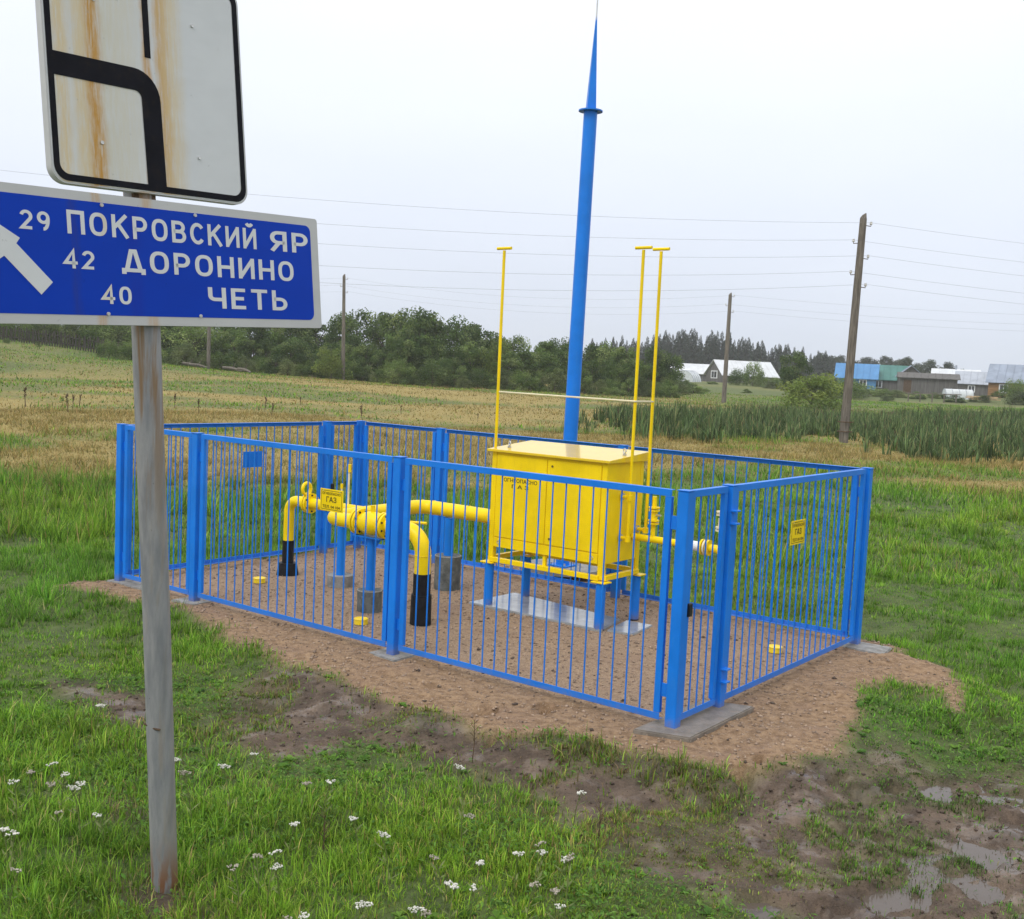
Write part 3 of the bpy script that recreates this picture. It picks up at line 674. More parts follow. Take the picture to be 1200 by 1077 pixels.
# ================================================================== OUTLET PIPE
ZO = 0.82; OB = 2.48
op = site_thing('gas_outlet_pipe', 'slim yellow outlet pipe with flanges leaving the cabinet right side', 'pipe', 1.0, OB)
def ol(a, b, z): return Vector((-(a - 1.0), b - OB, z))
mb = MB(); mb.tube([ol(1.87, OB, ZO), ol(1.22, OB, ZO)], 0.032, 16); mb.obj('pipe', M['yellow'], op)
mb = MB(); mb.tube([ol(1.26, OB, ZO), ol(1.17, OB, ZO)], 0.044, 16); mb.obj('insulating_joint', M['white'], op)
mb = MB(); mb.tube(rounded([ol(1.17, OB, ZO), ol(0.93, OB, ZO), ol(0.93, OB, -.05)], 0.08, 7), 0.036, 16); mb.obj('downpipe', M['yellow'], op)
for a in (1.075, 1.105, 1.135):
    mb = MB(); mb.disc(ol(a, OB, ZO), (1, 0, 0), 0.072, 0.016, 20); mb.obj('flange', M['yellow'] if a != 1.105 else M['cream'], op)
for a, zt, mt in ((1.655, 1.22, 'yellow'), (0.965, 1.33, 'cream')):
    mb = MB(); mb.tube([ol(a, OB, ZO), ol(a, OB, zt)], 0.021, 12); rs = mb.obj('purge_riser', M[mt], op)
    for z in (ZO + .15, ZO + .27) if a > 1.3 else (ZO + .17, ZO + .31):
        for dz in (0, 0.026):
            mb = MB(); mb.disc(ol(a, OB, z + dz), (0, 0, 1), 0.052, 0.014, 18); mb.obj('flange', M[mt], rs)
    mb = MB(); mb.tube([ol(a, OB, ZO + .17), ol(a, OB, ZO + .28)], 0.032, 14); mb.obj('valve_body', M[mt], rs)
    mb = MB(); mb.tube([ol(a, OB, ZO + .225), ol(a - .09, OB - .03, ZO + .235)], 0.009, 8); mb.obj('handle', M['steel'], rs)

# ================================================================== LIGHTNING MAST
ma_, mb_ = 3.70, 4.0
mast = site_thing('lightning_mast', 'tall blue steel lightning mast with pointed top behind the cabinet', 'mast', ma_, mb_)
LN = 0.014
def ml(z): return Vector((LN * z, 0, z))
mb = MB(); mb.tube([ml(0.1), ml(2.6), ml(5.22)], [0.080, 0.080, 0.076], 24); mb.obj('pole', M['blue'], mast)
mb = MB(); mb.disc(ml(5.225), (LN, 0, 1), 0.135, 0.014, 24); mb.obj('flange', M['blue'], mast)
mb = MB(); mb.tube([ml(5.23), ml(6.25)], [0.072, 0.009], 4); mb.obj('spike', M['blue'], mast)
mb = MB(); mb.tube([ml(6.2), ml(7.0)], [0.009, 0.006], 8); mb.obj('rod', M['steel'], mast)
mb = MB(); mb.box(ml(0.105), (0.24, 0.24, 0.016), bev=0.002); bp = mb.obj('base_plate', M['blue'], mast)
for sx in (-1, 1):
    for sy in (-1, 1):
        mb = MB(); mb.tube([(sx * .095, sy * .095, .1), (sx * .095, sy * .095, .14)], 0.012, 6); mb.obj('bolt', M['steel'], bp)
mb = MB(); mb.tube([(0, 0, -.05), (0, 0, .06)], 0.20, 24); mb.tube([(0, 0, .05), (0, 0, .095)], 0.46, 36); mb.obj('footing', M['concrete'], mast)

# ================================================================== WARNING PLATES
def plate(lab, a, b, z, w, h, rz, front, lines, out):
    o = site(a, b, z); t_ = thing('warning_plate', lab, 'sign', o, PHI + rz)
    mb = MB(); mb.box((0, 0, 0), (w, 0.004, h), bev=0.001); pn = mb.obj('panel', M[front], t_)
    if lines:
        mb = MB(); q0 = ring_poly(-w / 2 + .012, w / 2 - .012, -h / 2 + .012, h / 2 - .012, .006, 2); q1 = ring_poly(-w / 2 + .017, w / 2 - .017, -h / 2 + .017, h / 2 - .017, .004, 2)
        n = len(q0); V = [(x, -.0028, z_) for x, z_ in q0] + [(x, -.0028, z_) for x, z_ in q1]
        mb.add(V, [(i, (i + 1) % n, n + (i + 1) % n, n + i) for i in range(n)]); mb.obj('border', M['seam'], pn)
        for body, y, wd, cap in lines: link('lettering', text_mesh(body, M['print'], wd * w, cap * h, centre=True, bold=0.012), pn, (0, -.0034, y * h))
    for sx in (-1, 1):
        mb = MB(); mb.disc((sx * w * .36, -.004, h * .42), (0, 1, 0), 0.005, 0.004, 8); mb.obj('screw', M['steel'], pn)
    return t_
LN3 = [('ОГНЕОПАСНО', 0.24, 0.80, 0.12), ('ГАЗ', -0.09, 0.44, 0.25), ('ТЕЛ. 04 104', -0.36, 0.76, 0.13)]
plate('yellow gas warning plate hung on the front fence bars near the valve', 3.29, -0.024, 1.172, 0.275, 0.185, 0, 'yellow', LN3, -1)
plate('yellow gas warning plate hung on the right side fence bars', -0.024, 1.81, 1.165, 0.27, 0.19, R(90), 'yellow', LN3, -1)
plate('blue backed plate hung on the far left fence side', L + 0.024, 1.67, 1.18, 0.27, 0.18, R(-90), 'blue', None, 1)

# ================================================================== YELLOW CAPS ON THE SAND
for lab, px, py in (('yellow plastic lid on sand left of the branch pipe', 304, 681), ('yellow plastic lid on sand in front of the valve footing', 423, 729), ('pale yellow plastic lid on sand near the right fence panel', 908, 762)):
    g = gp(px, py, 0.02); c_ = thing('plastic_lid', lab, 'lid', (g[0], g[1], gz(g[0], g[1]) + .004), 0.4, 'yellow lids lying on the sand')
    mb = MB(); mb.tube([(0, 0, 0), (0, 0, .045)], [0.062, 0.060], 20); mb.obj('disc', M['yellow_clean'], c_)
    mb = MB(); mb.torus((0, 0, .044), (0, 0, 1), 0.058, 0.007, 22, 6); mb.obj('rim', M['yellow_clean'], c_)

# ================================================================== ROAD SIGN
TR = Vector((-0.98253467, 5.2837973, 3.00145758)); SD = Vector((0.60647635, 0.79377837, 0.04585136)); SU = Vector((-0.08077606, 0.00414175, 0.99672367))
SD.normalize(); SU = (SU - SD * SU.dot(SD)).normalized(); SN = SU.cross(SD)     # SN points away from the viewer
SM = Matrix((( SD.x, SN.x, SU.x, TR.x), (SD.y, SN.y, SU.y, TR.y), (SD.z, SN.z, SU.z, TR.z), (0, 0, 0, 1)))
g = gp(195, 1040, -0.10); base = Vector((g[0], g[1], gz(g[0], g[1])))
rs_ = thing('road_sign', 'grey steel post carrying a rusty route plate above a blue place name board', 'road sign', base)
TM = Matrix.Translation(-base) @ SM
ps = -0.915
top_l = TM @ Vector((ps, 0.075, 0.92)); mid = TM @ Vector((ps, 0.075, -0.5))
mg, t, b = new_mat('galvanised_post')
n1 = noise_n(t, 5, 6, 0.65, 'Object', (5, 5, 0.8)); n2 = noise_n(t, 26, 5, 0.6, 'Object')
n0 = noise_n(t, 1.6, 5, 0.6, 'Object', (9, 9, .35), 0.5)
cc = mixrgb(t, ramp_n(t, n1, 0.3, 0.7), (0.20, 0.205, 0.22), (0.31, 0.305, 0.31))
cc = mixrgb(t, math_n(t, 'MULTIPLY', ramp_n(t, n0, 0.5, 0.62), 0.28), cc, (0.30, 0.22, 0.13))
tcn = t.nodes.new('ShaderNodeTexCoord'); sp = t.nodes.new('ShaderNodeSeparateXYZ'); t.links.new(tcn.outputs['Object'], sp.inputs[0])
low = ramp_n(t, sp.outputs['Z'], 0.30, 0.02); hi = ramp_n(t, sp.outputs['Z'], 1.55, 2.45)
rustm = math_n(t, 'MULTIPLY', low, ramp_n(t, n1, 0.42, 0.56), clamp=True)
cc = mixrgb(t, rustm, cc, (0.20, 0.095, 0.045))
cc = mixrgb(t, math_n(t, 'MULTIPLY', hi, ramp_n(t, n0, 0.44, 0.58), clamp=True), cc, (0.22, 0.13, 0.06))
cc = mixrgb(t, ramp_n(t, n2, 0.70, 0.76), cc, (0.08, 0.07, 0.06))
t.links.new(cc, b.inputs['Base Color']); b.inputs['Roughness'].default_value = 0.55; b.inputs['Metallic'].default_value = 0.1
t.links.new(bump_n(t, n2, 0.002), b.inputs['Normal'])
mb = MB(); mb.tube([Vector((0, 0, -.15)), mid * .5 + Vector((0, 0, 0)), mid, top_l], 0.0585, 28); pole_o = mb.obj('post', mg, rs_)
mb = MB(); q = mid * 0.31; mb.tube([q + Vector((-.06, -.03, 0)), q + Vector((0, -.064, -.01)), q + Vector((.02, -.066, -.012))], 0.005, 6); mb.obj('wire_twist', M['drystem'], pole_o)
def stained(name, base_col, streaks, rough=0.4, amt=1.0):
    m, t, b = new_mat(name)
    tcn = t.nodes.new('ShaderNodeTexCoord'); sp = t.nodes.new('ShaderNodeSeparateXYZ'); t.links.new(tcn.outputs['Object'], sp.inputs[0])
    nx_ = noise_n(t, 3, 5, 0.6, 'Object', (1, 1, 2.2)); ns = noise_n(t, 14, 6, 0.7, 'Object', (6, 1, 0.6)); nf = noise_n(t, 45, 4, 0.6, 'Object')
    c = mixrgb(t, ramp_n(t, nx_, 0.3, 0.7), tuple(x * .93 for x in base_col), base_col)
    xw = math_n(t, 'MULTIPLY_ADD', nx_, 0.05, sp.outputs['X']); xw = math_n(t, 'SUBTRACT', xw, 0.025)
    for s0, wd, col, a in streaks:
        dd = math_n(t, 'ABSOLUTE', math_n(t, 'SUBTRACT', xw, s0)); f = ramp_n(t, dd, wd, wd * .15)
        f = math_n(t, 'MULTIPLY', f, math_n(t, 'MULTIPLY_ADD', ramp_n(t, ns, 0.32, 0.6), 0.65, 0.35))
        c = mixrgb(t, math_n(t, 'MULTIPLY', f, a, clamp=True), c, col)
    c = mixrgb(t, math_n(t, 'MULTIPLY', ramp_n(t, nf, 0.66, 0.74), 0.4), c, tuple(x * .45 for x in base_col))
    t.links.new(c, b.inputs['Base Color']); b.inputs['Roughness'].default_value = rough; b.inputs['Specular IOR Level'].default_value = 0.12
    return m
rust = (0.50, 0.27, 0.065); tan = (0.62, 0.50, 0.30)
M['sign_white'] = stained('route_plate_face', (0.63, 0.645, 0.66), [(-1.10, 0.17, (0.58, 0.55, 0.45), .8), (-1.135, 0.06, rust, 1.0), (-1.19, .05, tan, .8), (-0.815, 0.05, rust, .95), (-0.89, 0.03, rust, .8), (-1.27, 0.05, tan, .9), (-0.78, 0.09, tan, .7), (-0.98, 0.10, (0.60, 0.56, 0.45), .5)])
M['sign_edge'] = stained('sign_rim', (0.52, 0.52, 0.52), [(-1.16, .03, rust, .6), (-0.93, .04, rust, .5)])
M['sign_blue'] = stained('sign_blue_face', (0.000, 0.042, 0.44), [(-1.26, 0.03, (0.02, 0.04, 0.26), .6), (-1.0, 0.05, (0.01, 0.03, .34), .5)], 0.35)
M['sign_letter'] = stained('sign_letters', (0.66, 0.67, 0.68), [(-1.13, .03, tan, .5)])
M['sign_black'] = simple('sign_black', (0.008, 0.008, 0.012), 0.5, var=0.2, dirt=(0.03, 0.02, 0.012), dirt_amt=0.4, spec=0.08)
def flat_poly(poly, y, mat, name, parent, th=0.0012):
    mb = MB(); mb.prism(poly, lambda p: (p[0], y, p[1]), lambda p: (p[0], y + th, p[1])); return mb.obj(name, mat, parent)
def ring(polyo, polyi, y, mat, name, parent):
    n = len(polyo); mb = MB(); V = [(x, y, z) for x, z in polyo] + [(x, y, z) for x, z in polyi]
    mb.add(V, [(i, (i + 1) % n, n + (i + 1) % n, n + i) for i in range(n)]); return mb.obj(name, mat, parent)
# stroke-built sign letters: cap height 1, stroke centre lines
def _arc(cx, cy, rx, ry, a0, a1, n=10): return [(cx + rx * math.cos(R(a0 + (a1 - a0) * k / n)), cy + ry * math.sin(R(a0 + (a1 - a0) * k / n))) for k in range(n + 1)]
def _oval(w, n=28):
    out = []
    for k in range(n):
        a = 2 * math.pi * k / n; c_, s_2 = math.cos(a), math.sin(a)
        out.append((w / 2 + (w / 2 - .08) * math.copysign(abs(c_) ** .8, c_), .5 + .42 * math.copysign(abs(s_2) ** .8, s_2)))
    return out
GL = {
 'П': (.70, [[(.08, 0), (.08, .92), (.62, .92), (.62, 0)]]),
 'О': (.72, [_oval(.72) + ['c']]), '0': (.62, [_oval(.62) + ['c']]),
 'К': (.70, [[(.08, 0), (.08, 1)], [(.63, 1.0), (.12, .45)], [(.27, .60), (.66, 0)]]),
 'Р': (.64, [[(.08, 0), (.08, .92), (.34, .92)] + _arc(.34, .675, .22, .245, 90, -90) + [(.08, .43)]]),
 'В': (.66, [[(.08, .08), (.08, .92), (.34, .92)] + _arc(.34, .72, .20, .20, 90, -90) + [(.08, .52)], [(.30, .52), (.36, .52)] + _arc(.36, .30, .22, .22, 90, -90) + [(.0, .08)]]),
 'С': (.66, [_arc(.36, .5, .28, .42, 38, 322, 18)]),
 'И': (.70, [[(.08, 1), (.08, 0)], [(.10, .10), (.60, .90)], [(.62, 0), (.62, 1)]]),
 'Й': (.70, [[(.08, 1), (.08, 0)], [(.10, .10), (.60, .90)], [(.62, 0), (.62, 1)], _arc(.35, 1.28, .15, .15, 200, 340, 8)]),
 'Я': (.64, [[(.56, 0), (.56, .92), (.30, .92)] + _arc(.30, .675, .22, .245, 90, 270) + [(.56, .43)], [(.34, .43), (.06, 0)]]),
 'Д': (.82, [[(.06, -.10), (.06, .08), (.76, .08), (.76, -.10)], [(.16, .08), (.34, .93), (.48, .93), (.66, .08)]]),
 'Н': (.70, [[(.08, 0), (.08, 1)], [(.62, 0), (.62, 1)], [(.08, .5), (.62, .5)]]),
 'Ч': (.68, [[(.08, 1), (.08, .62)] + _arc(.26, .60, .18, .17, 180, 270, 6) + [(.60, .43)], [(.60, 1), (.60, 0)]]),
 'Е': (.60, [[(.56, .92), (.08, .92), (.08, .08), (.57, .08)], [(.08, .51), (.50, .51)]]),
 'Т': (.66, [[(.0, .92), (.66, .92)], [(.33, .92), (.33, 0)]]),
 'Ь': (.64, [[(.08, 1), (.08, .08), (.34, .08)] + _arc(.34, .32, .22, .24, -90, 90) + [(.08, .56)]]),
 '2': (.60, [_arc(.30, .68, .22, .24, 165, -25, 12) + [(.09, .08), (.56, .08)]]),
 '9': (.62, [_arc(.31, .67, .22, .25, 0, 360, 18)[:-1] + ['c'], _arc(.31, .62, .225, .54, 5, -95, 10)]),
 '4': (.66, [[(.46, 0), (.46, .95), (.06, .30), (.64, .30)]]),
}
def ribbon(mb, pts, hw, fx, y):
    closed = pts[-1] == 'c'; P = [Vector((p[0], p[1])) for p in pts if p != 'c']; P = [p for i, p in enumerate(P) if i == 0 or (p - P[i - 1]).length > 1e-4]; n = len(P); A_, B_ = [], []
    for i in range(n):
        a = P[i - 1] if (i or closed) else None; b = P[(i + 1) % n] if (i < n - 1 or closed) else None
        d0 = (P[i] - a).normalized() if a is not None else None; d1 = (b - P[i]).normalized() if b is not None else None
        d0 = d0 or d1; d1 = d1 or d0
        n0 = Vector((-d0.y, d0.x)); n1 = Vector((-d1.y, d1.x)); mt = (n0 + n1).normalized(); k = hw / max(.45, mt.dot(n0))
        A_.append(P[i] + mt * k); B_.append(P[i] - mt * k)
    V = [(*fx(p),) for p in A_ + B_]; V = [(x, y, z) for x, z in V]; m_ = n if closed else n - 1
    mb.add(V, [(i, (i + 1) % n, n + (i + 1) % n, n + i) for i in range(m_)])
def sign_word(body, s0, s1, t0, cap, mat, parent, y, sw=.165):
    gap = .20; tot = sum(GL[c][0] for c in body) + gap * (len(body) - 1); sx = (s1 - s0) / tot; x = 0
    for c in body:
        mb = MB()
        for k, st in enumerate(GL[c][1]): ribbon(mb, st, sw / 2, lambda p, x=x: (s0 + (x + p[0]) * sx, t0 + p[1] * cap), y - .00006 * k)
        mb.obj('letter', mat, parent); x += GL[c][0] + gap
SL = -1.83
bd = flat_poly(ring_poly(SL, 0, -0.5155, 0, 0.014, 4), 0.0, M['sign_edge'], 'direction_board', rs_, 0.018); bd.matrix_local = TM
flat_poly(ring_poly(SL + .040, -0.046, -0.478, -0.036, 0.032, 6), -0.0012, M['sign_blue'], 'blue_field', bd, 0.0022)
for body, s0, s1, t0, cap in (('29', -1.476, -1.357, -0.164, .071), ('ПОКРОВСКИЙ', -1.287, -0.372, -0.167, .0905), ('ЯР', -0.292, -0.066, -0.1665, .0905), ('42', -1.310, -1.181, -0.300, .071),
                              ('ДОРОНИНО', -1.059, -0.162, -0.301, .0905), ('40', -1.158, -1.025, -0.432, .071), ('ЧЕТЬ', -0.650, -0.209, -0.437, .0905)):
    sign_word(body, s0, s1, t0, cap, M['sign_letter'], bd, -0.0026)
# arrow pointing up left
ad = Vector((-0.70, 0.714)).normalized(); an = Vector((-ad.y, ad.x)); tip = Vector((-1.386, -0.381)) + ad * 0.42; tail = Vector((-1.386, -0.381)); hw = 0.0345
pts = [tail + an * hw, tail + ad * 0.192 + an * hw, tail + ad * 0.196 + an * 0.060, tip, tail + ad * 0.196 - an * 0.060, tail + ad * 0.192 - an * hw, tail - an * hw]
flat_poly([(p.x, p.y) for p in pts], -0.0034, M['sign_letter'], 'arrow', bd)
rb = flat_poly(ring_poly(-1.335, -0.405, 0.024, 0.955, 0.065, 7), 0.0, M['sign_edge'], 'route_board', rs_, 0.036); rb.matrix_local = TM
flat_poly(ring_poly(-1.329, -0.411, 0.030, 0.949, 0.060, 7), -0.0012, M['sign_white'], 'white_field', rb, 0.0022)
o_ = ring(ring_poly(-1.325, -0.415, 0.034, 0.945, 0.058, 7), ring_poly(-1.300, -0.442, 0.060, 0.920, 0.040, 7), -0.0030, M['sign_black'], 'border', rb)
ctr = rounded([(-0.872, 0.052, 0), (-0.880, 0.476, 0), (-1.305, 0.474, 0)], 0.075, 8)
hw = 0.0445; Lp, Rp = [], []
for i, p in enumerate(ctr):
    a_ = ctr[max(i - 1, 0)]; b_ = ctr[min(i + 1, len(ctr) - 1)]; tt = (b_ - a_).normalized(); nn = Vector((-tt.y, tt.x, 0)); Lp.append(p + nn * hw); Rp.append(p - nn * hw)
mb = MB(); n = len(ctr); mb.add([(p.x, -.0034, p.y) for p in Lp] + [(p.x, -.0034, p.y) for p in Rp], [(i, i + 1, n + i + 1, n + i) for i in range(n - 1)]); mb.obj('main_road_line', M['sign_black'], rb)
flat_poly([(-0.897, 0.572), (-0.869, 0.572), (-0.869, 0.905), (-0.897, 0.905)], -0.0034, M['sign_black'], 'side_road_line', rb)
for t0 in (0.20, 0.75, -0.12, -0.40):
    mb = MB(); mb.box((ps, 0.058 if t0 > 0 else 0.05, t0), (0.5, 0.03, 0.035), bev=0.003); cl_ = mb.obj('cross_rail', M['steel'], rs_); cl_.matrix_local = TM
    mb = MB(); mb.torus((ps, 0.075, t0), (0, 0, 1), 0.064, 0.006, 20, 6); k_ = mb.obj('clamp', M['steel'], rs_); k_.matrix_local = TM
mb = MB(); mb.box((ps, 0.04, 0.008), (0.10, 0.03, 0.05)); k_ = mb.obj('bracket', M['drystem'], rs_); k_.matrix_local = TM
for brd, pts_ in ((bd, [(ps - .22, -.045), (ps + .22, -.045), (ps - .22, -.472), (ps + .22, -.472)]), (rb, [(ps - .20, .20), (ps + .26, .20), (ps - .20, .75), (ps + .26, .75)])):
    for s_3, t_3 in pts_:
        mb = MB(); mb.disc((s_3, -.004, t_3), (0, 1, 0), .0075, .005, 10); mb.obj('bolt', M['steel'] if brd is rb else M['sign_edge'], brd)
# ================================================================== GRASS
def lerp(a, b, t): return a + (b - a) * t
def blades(x, y, z, ln, wd, bend, az, col, segs):
    """tapered bent blades; segs=2 -> 5 verts 3 tris, segs=1 -> 3 verts 1 tri"""
    n = len(x); fx_ = np.cos(az); fy_ = np.sin(az); wx = -fy_; wy = fx_
    bx = fx_ * bend; by = fy_ * bend; up = np.sqrt(np.clip(1 - bend ** 2, 0.05, 1))
    P0 = np.stack([x, y, z - 0.01], 1); Wv = np.stack([wx, wy, np.zeros(n)], 1) * (wd / 2)[:, None]
    T = np.stack([x + bx * ln, y + by * ln, z + up * ln], 1)
    if segs == 1:
        V = np.stack([P0 - Wv, P0 + Wv, T], 1).reshape(-1, 3); F = np.arange(3 * n).reshape(n, 3); k = 3
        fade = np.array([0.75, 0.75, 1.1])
    else:
        Mi = np.stack([x + bx * ln * 0.28, y + by * ln * 0.28, z + (0.5 + 0.08) * up * ln], 1)
        V = np.stack([P0 - Wv, P0 + Wv, Mi - Wv * .8, Mi + Wv * .8, T], 1).reshape(-1, 3); i = np.arange(n)[:, None] * 5
        F = np.concatenate([i + [0, 1, 3], i + [0, 3, 2], i + [2, 3, 4]], 1).reshape(-1, 3); k = 5
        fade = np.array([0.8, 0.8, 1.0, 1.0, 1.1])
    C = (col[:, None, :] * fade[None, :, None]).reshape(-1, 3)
    return V, F, C
def wedge(n, r0, r1, half=0.60):
    r = np.sqrt(RNG.uniform(r0 * r0, r1 * r1, n)); a = RNG.uniform(-half, half, n)
    return r * np.sin(a), r * np.cos(a)
def pal(n, cols, wts):
    idx = RNG.choice(len(cols), n, p=np.array(wts) / sum(wts)); c = np.array(cols)[idx]
    return c * RNG.uniform(0.75, 1.28, (n, 1)) * RNG.uniform(0.92, 1.08, (n, 3))
GREEN = [(0.175, 0.345, 0.032), (0.125, 0.262, 0.028), (0.255, 0.42, 0.058), (0.060, 0.148, 0.022), (0.40, 0.35, 0.14)]
STRAW = [(0.37, 0.28, 0.10), (0.30, 0.225, 0.078), (0.25, 0.20, 0.066), (0.175, 0.185, 0.05), (0.42, 0.33, 0.13)]
def lawn(r0, r1, dens, segs, lmin, lmax, wid, name):
    area = 0.60 * (r1 * r1 - r0 * r0); n = int(area * dens); x, y = wedge(n, r0, r1); az = RNG.uniform(0, 6.283, n)
    if r1 < 23:                                          # half of the blades stand in tufts
        nt_ = max(1, int(n * 0.02)); ti = RNG.integers(0, nt_, n); tx, ty = wedge(nt_, r0, r1); rad_ = np.abs(RNG.normal(0, 1, n)) * 0.028 * (1 + r0 * .06); use = RNG.random(n) < 0.55
        x = np.where(use, tx[ti] + rad_ * np.cos(az), x); y = np.where(use, ty[ti] + rad_ * np.sin(az), y); tuft = np.where(use, RNG.uniform(.7, 1.5, nt_)[ti], .8); tone = np.where(use, RNG.uniform(.72, 1.3, nt_)[ti], 1.0)
    else: tuft = np.ones(n); tone = np.ones(n)
    sand, mud, grow, dry, sd = masks(x, y); d = np.hypot(x, y)
    lush = sstep(-0.25, 0.25, fbm(x, y, 1.1, 101, 3)); thin = fbm(x, y, 0.28, 111, 2)
    p = (1 - sand) * lerp(1.0, 0.06 + 0.94 * grow, mud) * np.where(thin < -0.24, 0.4, 1)
    fr = sstep(-0.9, 0.1, poly_sd(x, y, MUD) if r0 < 20 else np.full(x.shape, -9.0))            # trodden margin of the mud is sparser
    p = p * (1 - 0.45 * fr * (1 - mud)) + 0.0
    near_sand = np.exp(-((sd + 0.0) / 0.10) ** 2) * sand * 0.10
    k = RNG.random(n) < p + near_sand * (fbm(x, y, .4, 131, 2) > .2)
    x, y, dry, lush, mud, d, fr, az, tuft, tone = (v[k] for v in (x, y, dry, lush, mud, d, fr, az, tuft, tone)); n = len(x)
    z = height(x, y)
    tall = sstep(11.5, 17, d) ; ln = tuft * lerp(lmin, lmax, RNG.random(n) ** 1.4) * lerp(0.45, 1.5, lush) * np.where(RNG.random(n) < .04, 1.7, 1.0) * (1 - 0.2 * mud) * (1 - .2 * fr)
    rightlow = sstep(1.5, 5, x) * (1 - sstep(18, 24, d)); ln = ln * (1 - 0.45 * rightlow * tall); ln = ln * (1 - 0.45 * sstep(0.5, 2.5, x) * (1 - tall))
    cg = pal(n, GREEN, (4, 3, 2.6, 2, 0.6)); cs = pal(n, STRAW, (3, 3, 3, 2.2, 1.5))
    sel = (RNG.random(n) < np.clip(dry * 1.05, 0, 1))[:, None]; col = np.where(sel, cs, cg)
    ol = (RNG.random(n) < 0.35 * mud + 0.2 * fr)[:, None]; col = np.where(ol, pal(n, [(0.16, 0.17, 0.06), (0.22, 0.18, 0.09)], (1, 1)), col)
    hue = fbm(x, y, 2.4, 121, 3)[:, None]; cl2 = fbm(x, y, 0.45, 123, 3)[:, None]; col = col * (1 + hue * np.array([0.50, 0.22, 0.05]) * (1 - sel)) * (1 + 0.5 * cl2)
    wd = wid * RNG.uniform(0.6, 1.5, n) * lerp(1, 0.8, dry)
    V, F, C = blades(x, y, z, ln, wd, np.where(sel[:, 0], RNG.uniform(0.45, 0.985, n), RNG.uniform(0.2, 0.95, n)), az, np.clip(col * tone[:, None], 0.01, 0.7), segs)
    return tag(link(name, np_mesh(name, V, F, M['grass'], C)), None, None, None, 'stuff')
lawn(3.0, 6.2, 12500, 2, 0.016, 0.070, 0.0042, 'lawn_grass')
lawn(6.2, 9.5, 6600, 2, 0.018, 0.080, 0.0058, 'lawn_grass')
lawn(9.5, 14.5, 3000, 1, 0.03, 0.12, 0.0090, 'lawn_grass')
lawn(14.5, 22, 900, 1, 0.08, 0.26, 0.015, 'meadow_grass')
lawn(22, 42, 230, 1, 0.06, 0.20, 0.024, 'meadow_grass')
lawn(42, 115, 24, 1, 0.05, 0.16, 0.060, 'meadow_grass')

# broad leaf weeds between the near blades: short feathery and oval leaves
def leaf_scatter(r0, r1, dens, smin, smax):
    n = int(0.6 * (r1 * r1 - r0 * r0) * dens); x, y = wedge(n, r0, r1); sand, mud, grow, dry, sd = masks(x, y)
    cl_ = fbm(x, y, 0.5, 141, 3); k = RNG.random(n) < (1 - sand) * (1 - mud * .8) * sstep(-0.25, 0.35, cl_); x, y = x[k], y[k]; n = len(x)
    z = height(x, y) + RNG.uniform(0.0, 0.05, n); az = RNG.uniform(0, 6.283, n); s = RNG.uniform(smin, smax, n); w = s * RNG.uniform(.22, .5, n); el = RNG.uniform(.1, .9, n)
    f = np.stack([np.cos(az) * np.cos(el), np.sin(az) * np.cos(el), np.sin(el)], 1); sd_ = np.stack([-np.sin(az), np.cos(az), np.zeros(n)], 1); P = np.stack([x, y, z], 1)
    V = np.stack([P, P + f * (s * .5)[:, None] + sd_ * (w / 2)[:, None], P + f * s[:, None] - np.array([0, 0, 1]) * (s * .15)[:, None], P + f * (s * .5)[:, None] - sd_ * (w / 2)[:, None]], 1).reshape(-1, 3)
    C = np.repeat(pal(n, [(0.10, 0.21, 0.035), (0.15, 0.27, 0.05), (0.075, 0.16, 0.03)], (2, 2, 1)), 4, 0)
    return tag(link('weed_leaves', np_mesh('weed_leaves', V, np.arange(4 * n).reshape(n, 4), M['grass'], C)), None, None, None, 'stuff')
leaf_scatter(3.0, 8.5, 2400, 0.012, 0.045)

def rosettes(n, r0, r1):
    x, y = wedge(n, r0, r1); sand, mud, grow, dry, sd = masks(x, y); k = RNG.random(n) < (1 - sand) * (1 - mud) ** 2 * sstep(-.2, .3, fbm(x, y, 0.9, 171, 3)); x, y = x[k], y[k]; n = len(x); z = height(x, y)
    V, C = [], []
    for i in range(n):
        m = RNG.integers(6, 11); L_ = RNG.uniform(.025, .065); base_c = np.array([(0.12, 0.24, 0.035), (0.17, 0.30, 0.05), (0.085, 0.18, 0.035)][RNG.integers(0, 3)]); w_ = RNG.uniform(.16, .38)
        for j in range(m):
            a = 6.283 * j / m + RNG.uniform(-.3, .3); l = L_ * RNG.uniform(.6, 1.2); e = RNG.uniform(.2, .8); f = np.array([math.cos(a) * math.cos(e), math.sin(a) * math.cos(e), math.sin(e)]); sd_ = np.array([-math.sin(a), math.cos(a), 0]); p = np.array([x[i], y[i], z[i]])
            V += [p, p + f * l * .55 + sd_ * l * w_, p + f * l - [0, 0, l * .35 * math.cos(e)], p + f * l * .55 - sd_ * l * w_]; C += [base_c * RNG.uniform(.8, 1.2)] * 4
    V = np.array(V); return tag(link('weed_rosettes', np_mesh('weed_rosettes', V, np.arange(len(V)).reshape(-1, 4), M['grass'], np.array(C))), None, None, None, 'stuff')
rosettes(2600, 3.0, 8.5)

